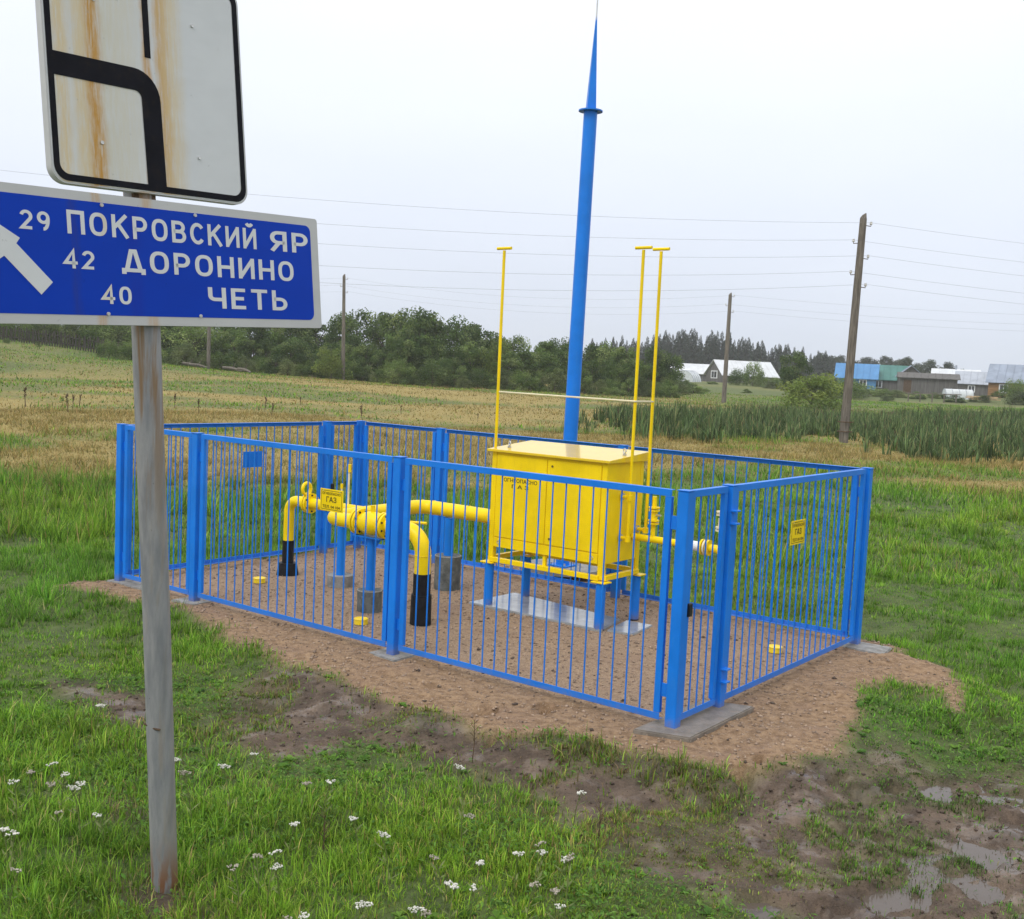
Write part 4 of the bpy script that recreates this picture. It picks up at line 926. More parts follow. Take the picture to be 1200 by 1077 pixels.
# pebbles on the sand and clods in the mud
def lumps(name, n, r0, r1, smin, smax, mat, which):
    x, y = wedge(n, r0, r1); sand, mud, grow, dry, sd = masks(x, y); k = RNG.random(n) < (sand if which == 'sand' else mud * (1 - .5 * grow)); x, y = x[k], y[k]; n = len(x); z = height(x, y)
    s = smin + (smax - smin) * RNG.random(n) ** 3
    base = np.array([(1, 0, 0), (0, 1, 0), (-1, 0, 0), (0, -1, 0), (0, 0, .8), (0, 0, -.6)]); fc = np.array([(0, 1, 4), (1, 2, 4), (2, 3, 4), (3, 0, 4), (1, 0, 5), (2, 1, 5), (3, 2, 5), (0, 3, 5)])
    J = base[None] * RNG.uniform(.6, 1.3, (n, 6, 1)) + RNG.uniform(-.25, .25, (n, 6, 3)); a = RNG.uniform(0, 6.28, n); ca_, sa_ = np.cos(a)[:, None], np.sin(a)[:, None]
    V = np.stack([J[..., 0] * ca_ - J[..., 1] * sa_, J[..., 0] * sa_ + J[..., 1] * ca_, J[..., 2]], 2) * s[:, None, None] + np.stack([x, y, z + s * .15], 1)[:, None, :]
    F = (np.arange(n)[:, None, None] * 6 + fc[None]).reshape(-1, 3)
    return tag(link(name, np_mesh(name, V.reshape(-1, 3), F, mat)), None, None, None, 'stuff')
lumps('pebbles', 70000, 5, 14.5, 0.003, 0.018, M['stone'], 'sand')
lumps('mud_clods', 14000, 3.2, 9.5, 0.003, 0.018, M['clod'], 'mud')
lumps('sand_clods', 900, 5, 13, 0.006, 0.024, M['clod'], 'sand')

# ================================================================== YARROW (white umbels in the near grass)
def yarrow_mesh(seed, h):
    rr = random.Random(seed); st = MB(); hd = MB(); n = rr.randint(3, 6)
    lean = Vector((rr.uniform(-.06, .06), rr.uniform(-.06, .06), 0)); top = Vector((0, 0, h)) + lean
    st.tube([(0, 0, -.02), lean * .4 + Vector((0, 0, h * .55)), top], [.0032, .0026, .0018], 5)
    for k in range(n):
        a = 6.283 * k / n + rr.random(); r = rr.uniform(.006, .027); c = top + Vector((math.cos(a) * r, math.sin(a) * r, rr.uniform(.004, .018)))
        st.tube([top - Vector((0, 0, .03)), c], .0012, 4)
        for j in range(9):
            b_ = rr.random() * 6.28; q = rr.random() ** .5 * .012; p = c + Vector((math.cos(b_) * q, math.sin(b_) * q, rr.uniform(-.002, .004)))
            s = rr.uniform(.0026, .0046); hd.tube([p - Vector((0, 0, .003)), p + Vector((0, 0, .0015)), p + Vector((0, 0, .003))], [s * .5, s, s * .6], 6)
    for k in range(rr.randint(3, 6)):
        zz = rr.uniform(.2, .8) * h; a = rr.random() * 6.28; d = Vector((math.cos(a), math.sin(a), .6)); p = lean * (zz / h) + Vector((0, 0, zz)); l = rr.uniform(.03, .06); sd2 = Vector((-math.sin(a), math.cos(a), 0))
        st.add([p, p + d * l * .5 + sd2 * .006, p + d * l, p + d * l * .5 - sd2 * .006], [(0, 1, 2, 3)])
    return st.mesh('stem', M['stem']), hd.mesh('flower_head', M['petal'])
YM = [(h, yarrow_mesh(i, h)) for i, h in enumerate((.16, .20, .24, .18, .22, .28, .13))]
YD = []
for h, (sm, hm) in YM:
    c_ = hm.copy(); c_.materials.clear(); c_.materials.append(M['petal_dry']); YD.append(c_)
YP = [(33, 909), (20, 924), (52, 903), (57, 919), (72, 908), (97, 927), (68, 953), (10, 972), (12, 983), (7, 1017), (92, 920), (215, 892), (227, 910), (123, 957), (338, 967), (283, 1015), (313, 1002), (330, 1010), (328, 1070),
      (273, 902), (302, 882), (353, 920), (378, 920), (547, 903), (543, 933), (423, 960), (460, 983), (518, 1003), (557, 1010), (605, 995), (627, 993), (629, 1001), (655, 1003), (665, 1010), (522, 1029), (527, 1038), (618, 1035),
      (417, 1057), (412, 1063), (490, 1070), (500, 1068), (647, 1065), (653, 1041), (673, 928), (552, 1039), (305, 1004), (350, 1066), (110, 826)]
for i, (px, py) in enumerate(YP):
    h, (sm, hm) = YM[i % len(YM)]
    if (px, py) in ((547, 903), (543, 933)): h, (sm, hm) = YM[5]
    g = gp(px, py, h - 0.09); zz = gz(g[0], g[1])
    w_ = 'by the bottom edge left of the tall yarrow' if px < 500 else 'around the tall yarrow below the dead stalk' if px < 590 else 'beside the reddish sorrel stalks at the mud'
    lab, grp = ((('faded' if i % 3 == 0 else 'white') + ' yarrow left of the grey sign post', ('faded' if i % 3 == 0 else 'white') + ' yarrow left of the sign post') if px < 190 else
                (('faded' if i % 3 == 0 else 'white') + ' yarrow just right of the grey sign post', ('faded' if i % 3 == 0 else 'white') + ' yarrow right of the sign post') if px < 400 else ((('faded' if i % 3 == 0 else 'white') + ' yarrow in the grass ' + w_, ('faded' if i % 3 == 0 else 'white') + ' yarrow ' + w_)))
    y_ = thing('yarrow_plant', lab, 'flower', (g[0], g[1], zz), random.random() * 6, grp)
    link('stem', sm, y_); link('flower_head', hm if i % 3 else YD[i % len(YM)], y_)
# a dry dead stalk on the sand edge
for lab, px, py, h in (('thin dark dead stalk standing at the sand edge in front of fence', 553, 893, .27), ('reddish dry sorrel stalks by the muddy edge', 700, 985, .22), ('brown dry stalk in the grass right of the sign post', 377, 1005, .25)):
    g = gp(px, py, -.08); s = thing('dead_stalk', lab, 'plant', (g[0], g[1], gz(g[0], g[1])))
    mb = MB(); mb.tube([(0, 0, -.02), (.01, 0, h * .5), (.004, .01, h)], [.004, .003, .0015], 5); mb.obj('stem', M['drystem'], s)
    mb = MB()
    for k in range(10):
        a = random.random() * 6.28; zz = random.uniform(.35, .95) * h; mb.tube([(.006, 0, zz), (.006 + math.cos(a) * .03, math.sin(a) * .03, zz + .03)], .0016, 4)
    mb.obj('twigs', M['drystem'], s)

# ================================================================== CATTAIL BED
RP = [tuple(gp(x, y, 0)[:2]) for x, y in ((640, 508), (700, 514), (770, 524), (880, 528), (970, 519), (1000, 522), (1050, 538), (1110, 545), (1180, 545), (1290, 540), (1330, 500), (1200, 497), (1000, 494), (900, 492), (760, 490), (690, 492), (650, 494))]
def cattails():
    mn = np.min(RP, 0); mx = np.max(RP, 0); n = 10500; x = RNG.uniform(mn[0], mx[0], n); y = RNG.uniform(mn[1], mx[1], n); s = poly_sd(x, y, RP)
    dens = lerp(0.22, 1.0, sstep(2.0, 8.5, x)); k = (RNG.random(n) < sstep(-0.8, 1.4, s + fbm(x, y, 2.5, 151) * 2.4) * dens); x, y = x[k], y[k]; n = len(x); z = height(x, y)
    V, F, C = [], [], []; off = 0; hc = RNG.uniform(.38, .85, n) * (1 + .45 * fbm(x, y, 3.0, 161, 3)) * lerp(.75, 1, sstep(0, 4, poly_sd(x, y, RP))); tone = RNG.uniform(.6, 1.45, (n, 1))
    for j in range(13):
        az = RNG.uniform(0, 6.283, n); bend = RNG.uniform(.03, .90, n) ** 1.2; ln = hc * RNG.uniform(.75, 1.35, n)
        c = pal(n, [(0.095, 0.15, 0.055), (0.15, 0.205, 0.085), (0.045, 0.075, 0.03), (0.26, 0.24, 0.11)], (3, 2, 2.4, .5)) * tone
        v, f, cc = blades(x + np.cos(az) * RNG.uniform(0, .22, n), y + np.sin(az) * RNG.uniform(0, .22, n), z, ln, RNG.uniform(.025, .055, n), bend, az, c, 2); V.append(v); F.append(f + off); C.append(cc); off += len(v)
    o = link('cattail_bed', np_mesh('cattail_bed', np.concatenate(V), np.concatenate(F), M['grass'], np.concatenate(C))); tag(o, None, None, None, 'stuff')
    # brown seed heads
    m_ = 300; i = RNG.integers(0, n, m_); P = np.stack([x[i], y[i], z[i] + hc[i] * RNG.uniform(.8, 1.05, m_)], 1); w = .016; q = np.array([(1, 0), (-.5, .87), (-.5, -.87)]) * w
    V = np.concatenate([np.stack([P + np.array([a, b_, 0]), P + np.array([a, b_, .16])], 1) for a, b_ in q], 1).reshape(-1, 3); ix = np.arange(m_)[:, None] * 6
    F = np.concatenate([ix + [0, 1, 3, 2], ix + [2, 3, 5, 4], ix + [4, 5, 1, 0]], 1).reshape(-1, 4)
    tag(link('cattail_heads', np_mesh('cattail_heads', V, F, M['drystem'])), None, None, None, 'stuff')
cattails()
# ================================================================== TREES
def crown_mesh(name, seed, h, w, base, nclump, nleaf, ls, cols, wts, ragged=0.25, droop=0.0):
    r = np.random.default_rng(seed); C0 = []; RC = []
    for i in range(nclump):                    # rounded leaf clumps through the crown volume, denser towards the shell
        d = r.normal(size=3); d /= np.linalg.norm(d); rad = 0.25 + 0.55 * r.random() ** 0.5
        rc = w * r.uniform(.10, .19); zc = base + (h - base) * (0.5 + 0.5 * d[2] * rad * 1.05)
        if base < .3:                          # bushes: a dome of clumps down to the ground
            dz = abs(d[2]); rad = .30 + .58 * r.random() ** .5; zc = h * (dz * rad * 1.02 + .04)
        taper = 1.0 if zc < h * .55 else 1.0 - .35 * (zc / h - .55) / .45
        C0.append((d[0] * w / 2 * rad * taper, d[1] * w / 2 * rad * taper, min(zc, h - rc * .8))); RC.append(rc)
    C0 = np.array(C0); RC = np.array(RC); C0[:, 2] = np.maximum(C0[:, 2], RC * .6)
    pw_ = RC ** 2; ci = r.choice(nclump, nleaf, p=pw_ / pw_.sum()); dr = r.normal(size=(nleaf, 3)); dr /= np.linalg.norm(dr, axis=1)[:, None]
    q = r.random(nleaf) ** .38 * (1 + ragged * .5 * (r.random(nleaf) ** 4)); P = C0[ci] + dr * (RC[ci] * q)[:, None] * np.array([1, 1, .85]); P[:, 2] = np.maximum(P[:, 2], .02)
    nrm = dr * .8 + r.normal(size=(nleaf, 3)) * .7 + np.array([0, 0, .35]); nrm /= np.linalg.norm(nrm, axis=1)[:, None]
    t1 = np.cross(nrm, r.normal(size=(nleaf, 3))); t1 /= np.linalg.norm(t1, axis=1)[:, None]; t2 = np.cross(nrm, t1)
    s = ls * r.uniform(.6, 1.4, nleaf)[:, None]
    V = np.stack([P - t1 * s, P + t2 * s * .6, P + t1 * s, P - t2 * s * .6], 1).reshape(-1, 3)
    cc = np.array(cols)[r.choice(len(cols), nclump, p=np.array(wts) / sum(wts))] * r.uniform(.8, 1.2, (nclump, 1))
    col = cc[ci] * r.uniform(.75, 1.25, (nleaf, 1))
    return np_mesh(name, V, np.arange(4 * nleaf).reshape(nleaf, 4), M['leaf'], np.repeat(col, 4, 0))
def trunk_mesh(seed, h, r0, n=6, spread=0.25):
    rr = random.Random(seed); mb = MB(); mb.tube([(0, 0, -.3), (rr.uniform(-.1, .1), rr.uniform(-.1, .1), h * .35), (rr.uniform(-.3, .3), rr.uniform(-.3, .3), h * .8)], [r0, r0 * .7, r0 * .2], 7)
    for k in range(n):
        a = 6.28 * k / n + rr.random(); z0 = h * rr.uniform(.05, .45); l = h * rr.uniform(.25, .45)
        mb.tube([(0, 0, z0), (math.cos(a) * l * spread, math.sin(a) * l * spread, z0 + l * .5), (math.cos(a) * l * spread * 2.2, math.sin(a) * l * spread * 2.2, z0 + l)], [r0 * .55, r0 * .35, r0 * .1], 5)
    return mb.mesh('trunk', M['bark'])
DG = [(0.088, 0.150, 0.040), (0.062, 0.110, 0.033), (0.128, 0.195, 0.058), (0.165, 0.225, 0.082)]
LG = [(0.125, 0.185, 0.045), (0.16, 0.215, 0.055), (0.095, 0.15, 0.038)]
TREES = []
for i in range(7):
    hh, ww = ((7, 6.2), (7, 5.2), (7, 7.0), (7, 4.6), (7, 5.8), (7, 6.6), (7, 5.0))[i]
    TREES.append((trunk_mesh(i, hh, .16), crown_mesh('crown', 20 + i, hh, ww, 0.5, 44, 7000, 0.125, DG, (3, 3, 2, 1 + (i % 3)), .3)))
BUSH = [(trunk_mesh(40 + i, 3, .06, 8, .4), crown_mesh('crown', 60 + i, 3, (3.8, 4.6, 3.2)[i], 0.1, 36, 5000, 0.075, (LG, DG, DG)[i] if i else LG, (3, 2, 2) if not i else (2, 3, 2, 2), .35)) for i in range(3)]
BUSH.append((BUSH[0][0], crown_mesh('crown', 66, 3, 4.0, 0.05, 36, 5000, 0.075, [(0.13, 0.175, 0.07), (0.16, 0.20, 0.09), (0.095, 0.135, 0.055)], (3, 2, 2), .35)))
def spruce_mesh(seed, h=14, w=4.4):
    r = np.random.default_rng(seed); V = []; C = []
    lv = 30
    for i in range(lv):
        f = i / lv; z = h * (0.06 + 0.94 * f); rad = w / 2 * (1 - f) ** .85 * r.uniform(.75, 1.15) + .12; nb = int(9 + 8 * (1 - f))
        for k in range(nb):
            a = r.random() * 6.283; l = rad * r.uniform(.65, 1.15); d = np.array([math.cos(a), math.sin(a), 0]); sd = np.array([-d[1], d[0], 0]); p = np.array([0, 0, z + r.uniform(-.2, .2)])
            tip = p + d * l - np.array([0, 0, l * r.uniform(.2, .55)]); mid_ = p + d * l * .55 + np.array([0, 0, .0]); ww = l * .30
            V += [p, mid_ + sd * ww, tip, mid_ - sd * ww]; c = np.array((0.028, 0.045, 0.030)) * r.uniform(.7, 1.35); C += [c] * 4
            V += [mid_, mid_ * .5 + tip * .5 + sd * ww * .6 - [0, 0, .25], tip - [0, 0, .5], mid_ - [0, 0, .35]]; C += [c] * 4
    V = np.array(V); n = len(V) // 4
    mb = MB(); mb.tube([(0, 0, -.3), (0, 0, h * .96)], [.16, .02], 6)
    return mb.mesh('trunk', M['bark']), np_mesh('crown', V, np.arange(4 * n).reshape(n, 4), M['needle'], np.array(C))
SPR = [spruce_mesh(80 + i, 14, (4.2, 5.0, 3.6)[i]) for i in range(3)]
PINE = [(trunk_mesh(90 + i, 12, .18, 5), crown_mesh('crown', 95 + i, 12, (7.0, 8.5)[i], 2.0, 40, 4500, 0.22, [(0.04, 0.06, 0.04), (0.055, 0.075, 0.045)], (1, 1), .3)) for i in range(2)]

def at_depth(px, dep):                          # ground point at distance dep in the direction of pixel column px
    x = (px - 600) / FPX * dep
    for _ in range(4):
        z = gz(x, dep); q = project((x, dep, z)); x += (px - q[0]) / FPX * dep
    return x, dep, gz(x, dep)
def top_h(x, y, z, py):
    lo, hi = 0, 60
    for _ in range(30):
        mm = (lo + hi) / 2
        if project((x, y, z + mm))[1] > py: lo = mm
        else: hi = mm
    return lo
def plant(name, pair, px, dep, py, lab, grp=None, cat='tree', href=7.0, sx=1.0, seed=None):
    x, y, z = at_depth(px, dep); h = max(0.5, top_h(x, y, z, py)); rr = random.Random(int(px * 7 + dep))
    o = thing(name, lab, cat, (x, y, z - .05), rr.random() * 6.28, grp); s = h / href; o.scale = (s * sx, s * sx, s)
    link('trunk', pair[0], o); link('crown', pair[1], o); return o
rt = random.Random(5)
# willow thicket behind the meadow: back row sets the skyline, front row fills its foot
def skyline(px):
    return float(np.interp(px, [-60, 100, 250, 360, 385, 410, 440, 462, 490, 510, 535, 560, 585, 615, 650, 690, 730, 765, 800], [372, 368, 362, 362, 362, 358, 362, 358, 354, 360, 360, 372, 384, 386, 391, 394, 398, 402, 412]))
def where(px):
    for lim, w in ((-5, 'beyond the left frame edge'), (60, 'at the far left under the blue board'), (155, 'left of the sign post under the blue board'), (235, 'just right of the grey sign post'), (310, 'below the middle of the blue board'), (378, 'below the right end of the blue board'), (420, 'around the thin pole right of the blue board'),
                   (470, 'between the thin pole and the left vent pipe'), (530, 'below the highest part of the skyline'), (575, 'just left of the left vent pipe'), (620, 'just right of the left vent pipe'), (665, 'just left of the blue mast'), (705, 'just right of the blue mast'), (740, 'between mast and paired vent pipes'), (2000, 'behind the paired vent pipes')):
        if px < lim: return w

for i, px in enumerate(range(-70, 800, 26)):
    plant('willow_tree', TREES[i % 7], px + rt.uniform(-6, 6), 104 + rt.uniform(-3, 8) + (14 if px < 200 else 0), skyline(px) + rt.uniform(-3, 5), 'tall back row willow ' + where(px), 'tall willows ' + where(px), sx=.95)
for i, px in enumerate(range(-60, 780, 21)):
    b_ = skyline(px); foot = project(at_depth(px, 97))[1]
    plant('willow_tree', TREES[(i * 3 + 1) % 7], px + rt.uniform(-6, 6), 97.5 + rt.uniform(-2.0, 2.5) + (10 if px < 200 else 0), b_ + (foot - b_) * rt.uniform(.22, .5), 'lower front row willow ' + where(px), 'front willows ' + where(px), sx=1.05)
for i, px in enumerate(range(205, 800, 17)):
    b_ = skyline(px); foot = project(at_depth(px, 93))[1]
    plant('willow_shrub', BUSH[1 + i % 3], px + rt.uniform(-5, 5), 92.5 + rt.uniform(-1.2, 2.0), b_ + (foot - b_) * rt.uniform(.55, .82), 'low grey green shrub ' + where(px), 'foot shrubs ' + where(px), 'shrub', 3.0, 1.0)
plant('birch_shrub', BUSH[0], 388, 92.0, 398, 'brighter green rounded shrub right below the blue sign board corner', None, 'shrub', 3.0, .8)
plant('poplar_tree', BUSH[0], 580, 97.5, 383, 'light green treetop beside the left vent pipe', None, 'tree', 3.0, .45)
# shrubs before and between the picket fence
for px, dep, py, l_ in ((8, 91, 398, 'shrub at the far left end of the picket fence'), (45, 91, 402, 'small shrub overgrowing the left part of the picket fence'), (128, 88, 396, 'shrub overgrowing the picket fence left of the sign post'), (150, 90, 398, 'dark shrub at the right end of the picket fence'), (178, 90, 400, 'shrub directly behind the grey sign post'), (215, 92, 400, 'shrub just right of the grey sign post by the debris')):
    plant('fence_shrub', BUSH[3 if px % 2 else 1], px, dep, py, l_, None, 'shrub', 3.0, .9)
for i, px in enumerate(range(-46, 235, 13)):
    plant('hedge_shrub', BUSH[(3, 1, 3, 2)[i % 4]], px, 99 + rt.uniform(-1.5, 2), 370 + rt.uniform(-4, 6), 'pale green hedge shrub ' + ('behind the picket fence' if px < 130 else 'behind the grey sign post'), 'hedge ' + ('behind the picket fence' if px < 130 else 'behind the grey sign post'), 'shrub', 3.0, 1.0)
# mid-distance shrubs and trees before the village
plant('willow_bush', BUSH[0], 950, 80, 427, 'large yellow green rounded bush left of the near wooden pole', None, 'bush', 3.0, 1.35)
plant('willow_tree', TREES[4], 930, 112, 407, 'green tree standing behind the yellow green bush', None, 'tree', 7, .95)
plant('dark_bush', BUSH[1], 882, 150, 421, 'dark bush in front of the long white roof', None, 'bush', 3.0, .62)
plant('dark_bush', BUSH[1], 862, 152, 430, 'smaller dark bush beside the far wooden pole', None, 'bush', 3.0, .8)
plant('village_bush', BUSH[1], 1188, 128, 442, 'grey green bush before the brown house window', None, 'bush', 3.0, .9)
LB = [(770, 104, 446, 'right behind the rearmost vent pipe'), (790, 108, 446, 'below the film greenhouse'), (812, 112, 448, 'below the grey barn gable'), (715, 92, 452, 'between the mast and the vent pipes'), (742, 95, 450, 'behind the front vent pipe'), (800, 140, 442, 'beside the film greenhouse'),
      (835, 150, 446, 'at the foot of the grey barn'), (905, 140, 446, 'at the right end of the long white roof'), (1010, 130, 452, 'below the blue cottage'), (1032, 128, 454, 'below the join of blue and green roofs'), (1052, 128, 456, 'below the green roof'), (1075, 126, 458, 'at the left end of the board shed'),
      (1098, 128, 459, 'at the right end of the board shed'), (1150, 122, 462, 'just left of the lumber pile'), (1120, 120, 462, 'below the white film greenhouse'), (980, 120, 440, 'between the yellow green bush and near pole'), (995, 125, 446, 'behind the near wooden pole'), (1170, 135, 458, 'below the brown house wall'), (900, 150, 440, 'before the right slope of the white roof'),
      (1200, 118, 458, 'at the right picture edge'), (875, 120, 455, 'in the pasture right of the far pole'), (825, 118, 456, 'in the pasture left of the far pole'), (1040, 116, 463, 'in the pasture right of the near pole')]
for i, (px, dep, py, w_) in enumerate(LB):
    plant('low_bush', BUSH[(1, 3, 2)[i % 3]], px, dep, py, 'low green bush ' + w_, 'low bushes before the village', 'bush', 3.0, 2.3)
# spruce forest on the skyline
sl = lambda px: float(np.interp(px, [690, 740, 780, 800, 830, 860, 900, 930, 960, 1000, 1040, 1075, 1110, 1150, 1200, 1260], [398, 393, 388, 386, 386, 392, 402, 406, 412, 414, 415, 424, 428, 434, 436, 436]))
def swhere(px):
    for lim, w in ((740, 'seen between the mast and vent pipes'), (775, 'behind the paired vent pipes'), (805, 'above the film greenhouse'), (838, 'above the grey barn gable'), (860, 'behind the far wooden pole'), (905, 'above the long white roof'), (945, 'behind the tree by the yellow green bush'), (3000, 'left of the blue cottage roof')):
        if px < lim: return w
for i in range(92):
    px = 690 + i * 3.2 + rt.uniform(-3, 3)
    plant('spruce_tree', SPR[i % 3], px, 290 + rt.uniform(-12, 25), sl(px) + abs(rt.gauss(0, 8)) - 4, 'dark distant spruce ' + swhere(px), 'distant spruces ' + swhere(px), 'tree', 14.0, 1.5)
for i in range(46):
    px = 960 + i * 6.5 + rt.uniform(-3, 3); sp_ = rt.random() < .45
    if sp_: plant('spruce_tree', SPR[i % 3], px, 330 + rt.uniform(-10, 20), sl(px) + abs(rt.gauss(0, 4)) - 1, 'dark spruce in the forest behind the village on the right', 'spruces behind the village', 'tree', 14.0, 1.2)
    else: plant('pine_tree', PINE[i % 2], px, 325 + rt.uniform(-10, 20), sl(px) + abs(rt.gauss(0, 3)) - 1, 'round topped tree in the forest behind the village', 'round trees behind the village', 'tree', 12.0, 1.0)
for px, py, l_ in ((1060, 415, 'tall round dark tree behind the green roof'), (1085, 419, 'broad dark round tree left of the grey shed roofs'), (1111, 422, 'flat topped dark round tree above the grey roofs'), (935, 410, 'round dark tree left of the blue roof')):
    plant('pine_tree', PINE[px % 2], px, 250, py, l_, None, 'tree', 12.0, 1.1)
# far woodland closing the horizon beyond the frame on both sides
for i in range(60):
    px = -500 + i * 9; plant('far_tree', PINE[i % 2], px, 180 + rt.uniform(0, 30), 380 + rt.uniform(-4, 8) - (px < 0) * 4, 'tree of the wood behind the thicket at far left', 'wood behind the thicket', 'tree', 12.0, 1.2)
for i in range(30):
    px = 1265 + i * 12; plant('far_tree', PINE[i % 2], px, 320 + rt.uniform(0, 30), 436 + rt.uniform(-3, 6), 'tree of the wood beyond the village at far right', 'wood beyond the village', 'tree', 12.0, 1.2)

# ================================================================== POLES AND WIRES
def pole(lab, px, py, dep, ptop, r, lean, ins, stub=False):
    x, y, _ = at_depth(px, dep); z = gz(x, y); h = top_h(x, y, z, ptop); o = thing('wooden_pole', lab, 'utility pole', (x, y, z))
    tp = Vector((lean, 0, h)); mb = MB(); mb.tube([(0, 0, -.4), tp * .5, tp], [r * 1.15, r, r * .82], 12)
    for vi in (-1, -2, -3, -4, -5, -6):
        pass
    mb.obj('shaft', M['wood'], o); tips = []
    mb = MB(); mb.tube([tp - Vector((0, 0, .01)), tp + Vector((r * .2, 0, .10)), tp + Vector((r * .55, 0, .2))], [r * .82, r * .55, r * .12], 10); mb.obj('cut_top', M['wood'], o)
    for k, zz in enumerate(ins):
        s = (1, -1)[k % 2]; c = tp * (zz / h); e = c + Vector((s * (r + .14), -.02, .0))
        mb = MB(); mb.tube([c, e - Vector((0, 0, .03)), e + Vector((0, 0, .03))], .016, 6); hk = mb.obj('hook', M['drystem'], o)
        mb = MB(); mb.tube([e + Vector((0, 0, .02)), e + Vector((0, 0, .06)), e + Vector((0, 0, .09)), e + Vector((0, 0, .13))], [.03, .055, .035, .045], 10); mb.obj('insulator', M['porcelain'], hk)
        tips.append(Vector((x, y, z)) + e + Vector((0, 0, .1)))
    if stub:
        mb = MB(); mb.tube([(-.02, -.24, -.3), (.0, -.23, 1.0)], [.11, .10], 10); mb.obj('stub_post', M['wood'], o)
        for zz in (.42, .78):
            mb = MB(); mb.torus((0, -.11, zz), (0, 0, 1), .27, .02, 20, 6); mb.obj('wire_binding', M['drystem'], o)
    return tips, h
t1, h1 = pole('tall leaning grey wooden utility pole rising from the cattails', 988, 518, 41, 256, .155, .16, [8.05, 7.4, 6.85, 6.25, 5.8], True)
t2, h2 = pole('thin wooden utility pole beside the white roofed houses', 848, 473, 85, 346, .16, .0, [8.2, 7.5, 7.0])
t3, h3 = pole('thin wooden utility pole standing before the thicket', 402, 445, 92, 324, .15, -.2, [8.4, 7.8, 7.3])
t4, h4 = pole('wooden pole partly hidden behind the blue sign board', 244, 440, 92, 330, .15, 0, [7.6, 7.1])
def wire(lab, pts, sag, r, grp):
    path = []
    for i in range(len(pts) - 1):
        a, b_ = Vector(pts[i]), Vector(pts[i + 1]); n = 24
        for k in range(n + (i == len(pts) - 2)):
            t_ = k / n; p = a.lerp(b_, t_); p.z -= sag[i] * 4 * t_ * (1 - t_); path.append(p)
    o0 = path[0]; mb = MB(); mb.tube([p - o0 for p in path], r, 5, caps=False); w = mb.obj('overhead_wire', M['wire']); w.location = o0
    tag(w, lab, 'wire', grp)
words = ('topmost', 'second highest', 'middle', 'fourth', 'lowest')
for k, tp in enumerate(t1):
    left = tp + Vector((-46, -9.5, 0.6)); right = tp + Vector((42, 6, .1))
    wire(words[k] + ' of the wires on the near leaning wooden pole', [left, tp, right], [0.95 + .12 * k, .8], .0042, 'wires of the near line')
for k, tp in enumerate(t2):
    wire(('upper', 'middle', 'lower')[k] + ' of the faint far wires crossing above the houses', [t3[k] + Vector((-45, 6, .5)), t3[k], tp, tp + Vector((48, -10, .3))], [.9, .9, .9], .005, 'wires of the far line')

# ================================================================== PICKET FENCE AND DEBRIS
pf = thing('picket_fence', 'old dark wooden picket fence on the hillside at far left', 'fence', at_depth(70, 94))
ox, oy, oz = pf.location
mb = MB(); mb.box((0, 0, .62), (.12, .03, 1.25)); mb.add([(-.06, -.015, 1.245), (.06, -.015, 1.245), (0, -.015, 1.36), (-.06, .015, 1.245), (.06, .015, 1.245), (0, .015, 1.36)], [(0, 1, 2), (5, 4, 3), (0, 2, 5, 3), (1, 4, 5, 2)]); pk = mb.mesh('picket', M['picket'])
pa = Vector(at_depth(-40, 97)); pb = Vector(at_depth(160, 90.5)); n = 68
for i in range(n):
    t_ = i / (n - 1); x = lerp(pa.x, pb.x, t_); y = lerp(pa.y, pb.y, t_); z = gz(x, y)
    if rt.random() < .06: continue
    o = link('picket', pk, pf, (x - ox, y - oy, z - oz - .05)); o.rotation_euler = (0, rt.uniform(-.1, .1) + (.25 if i > 58 else 0), 0); o.scale = (1, 1, rt.uniform(.85, 1.08))
for zz in (.35, .95):
    mb = MB(); pts = []
    for i in range(12):
        t_ = i / 11; x = lerp(pa.x, pb.x, t_); y = lerp(pa.y, pb.y, t_); pts.append((x - ox, y - oy + .05, gz(x, y) - oz + zz))
    mb.tube(pts, .04, 5); mb.obj('rail', M['picket'], pf)
for i, (px, py, dep, l, a) in enumerate(((272, 438, 88, 1.7, -.25), (286, 442, 85, 1.3, -.5), (232, 432, 90, 1.5, .3), (222, 428, 91, 1.2, .1))):
    x, y, z = at_depth(px, dep); mb = MB(); mb.tube([(-l / 2, 0, .35), (0, .1, .3), (l / 2, 0, .12)], [.10, .12, .07], 7); mb.tube([(0, .1, .3), (.3, .0, .75)], [.06, .02], 5)
    o = mb.obj('fallen_log', M['wood']); o.location = (x, y, z); o.rotation_euler = (0, 0, a)
    tag(o, ('dark fallen log in the grass right of the sign post', 'forked fallen log lowest on the slope right of the post', 'grey fallen log by the shrubs behind the post', 'short grey log in the brushwood near the post')[i], 'log')
# dock stalks dotted over the meadow
mb = MB(); mb.tube([(0, 0, -.05), (.03, 0, .55), (.02, .02, 1.0)], [.02, .015, .008], 5)
rr = random.Random(3)
for k in range(34):
    zz = rr.uniform(.4, 1.0); a = rr.random() * 6.28; mb.tube([(.025, 0, zz), (.025 + math.cos(a) * .07, math.sin(a) * .07, zz + .07)], [.018, .008], 4)
dock = mb.mesh('stalk', M['drystem'])
DK = [(85, 476), (93, 473), (80, 481), (205, 468), (233, 481), (310, 477), (318, 483), (352, 462), (470, 480), (30, 462), (560, 490), (425, 491)]
for i, (px, py) in enumerate(DK):
    g = gp(px, py + 4, .05); z = gz(g[0], g[1]); g = gp(px, py + 4, z); d_o = tag(link('dock_stalk', dock), 'dark brown dried dock stalk standing in the dry meadow', 'weed', 'dock stalks in the meadow')
    s = rt.uniform(.35, .8); d_o.location = (g[0], g[1], gz(g[0], g[1])); d_o.scale = (s * 1.3, s * 1.3, s); d_o.rotation_euler = (0, rt.uniform(-.15, .15), rt.random() * 6)

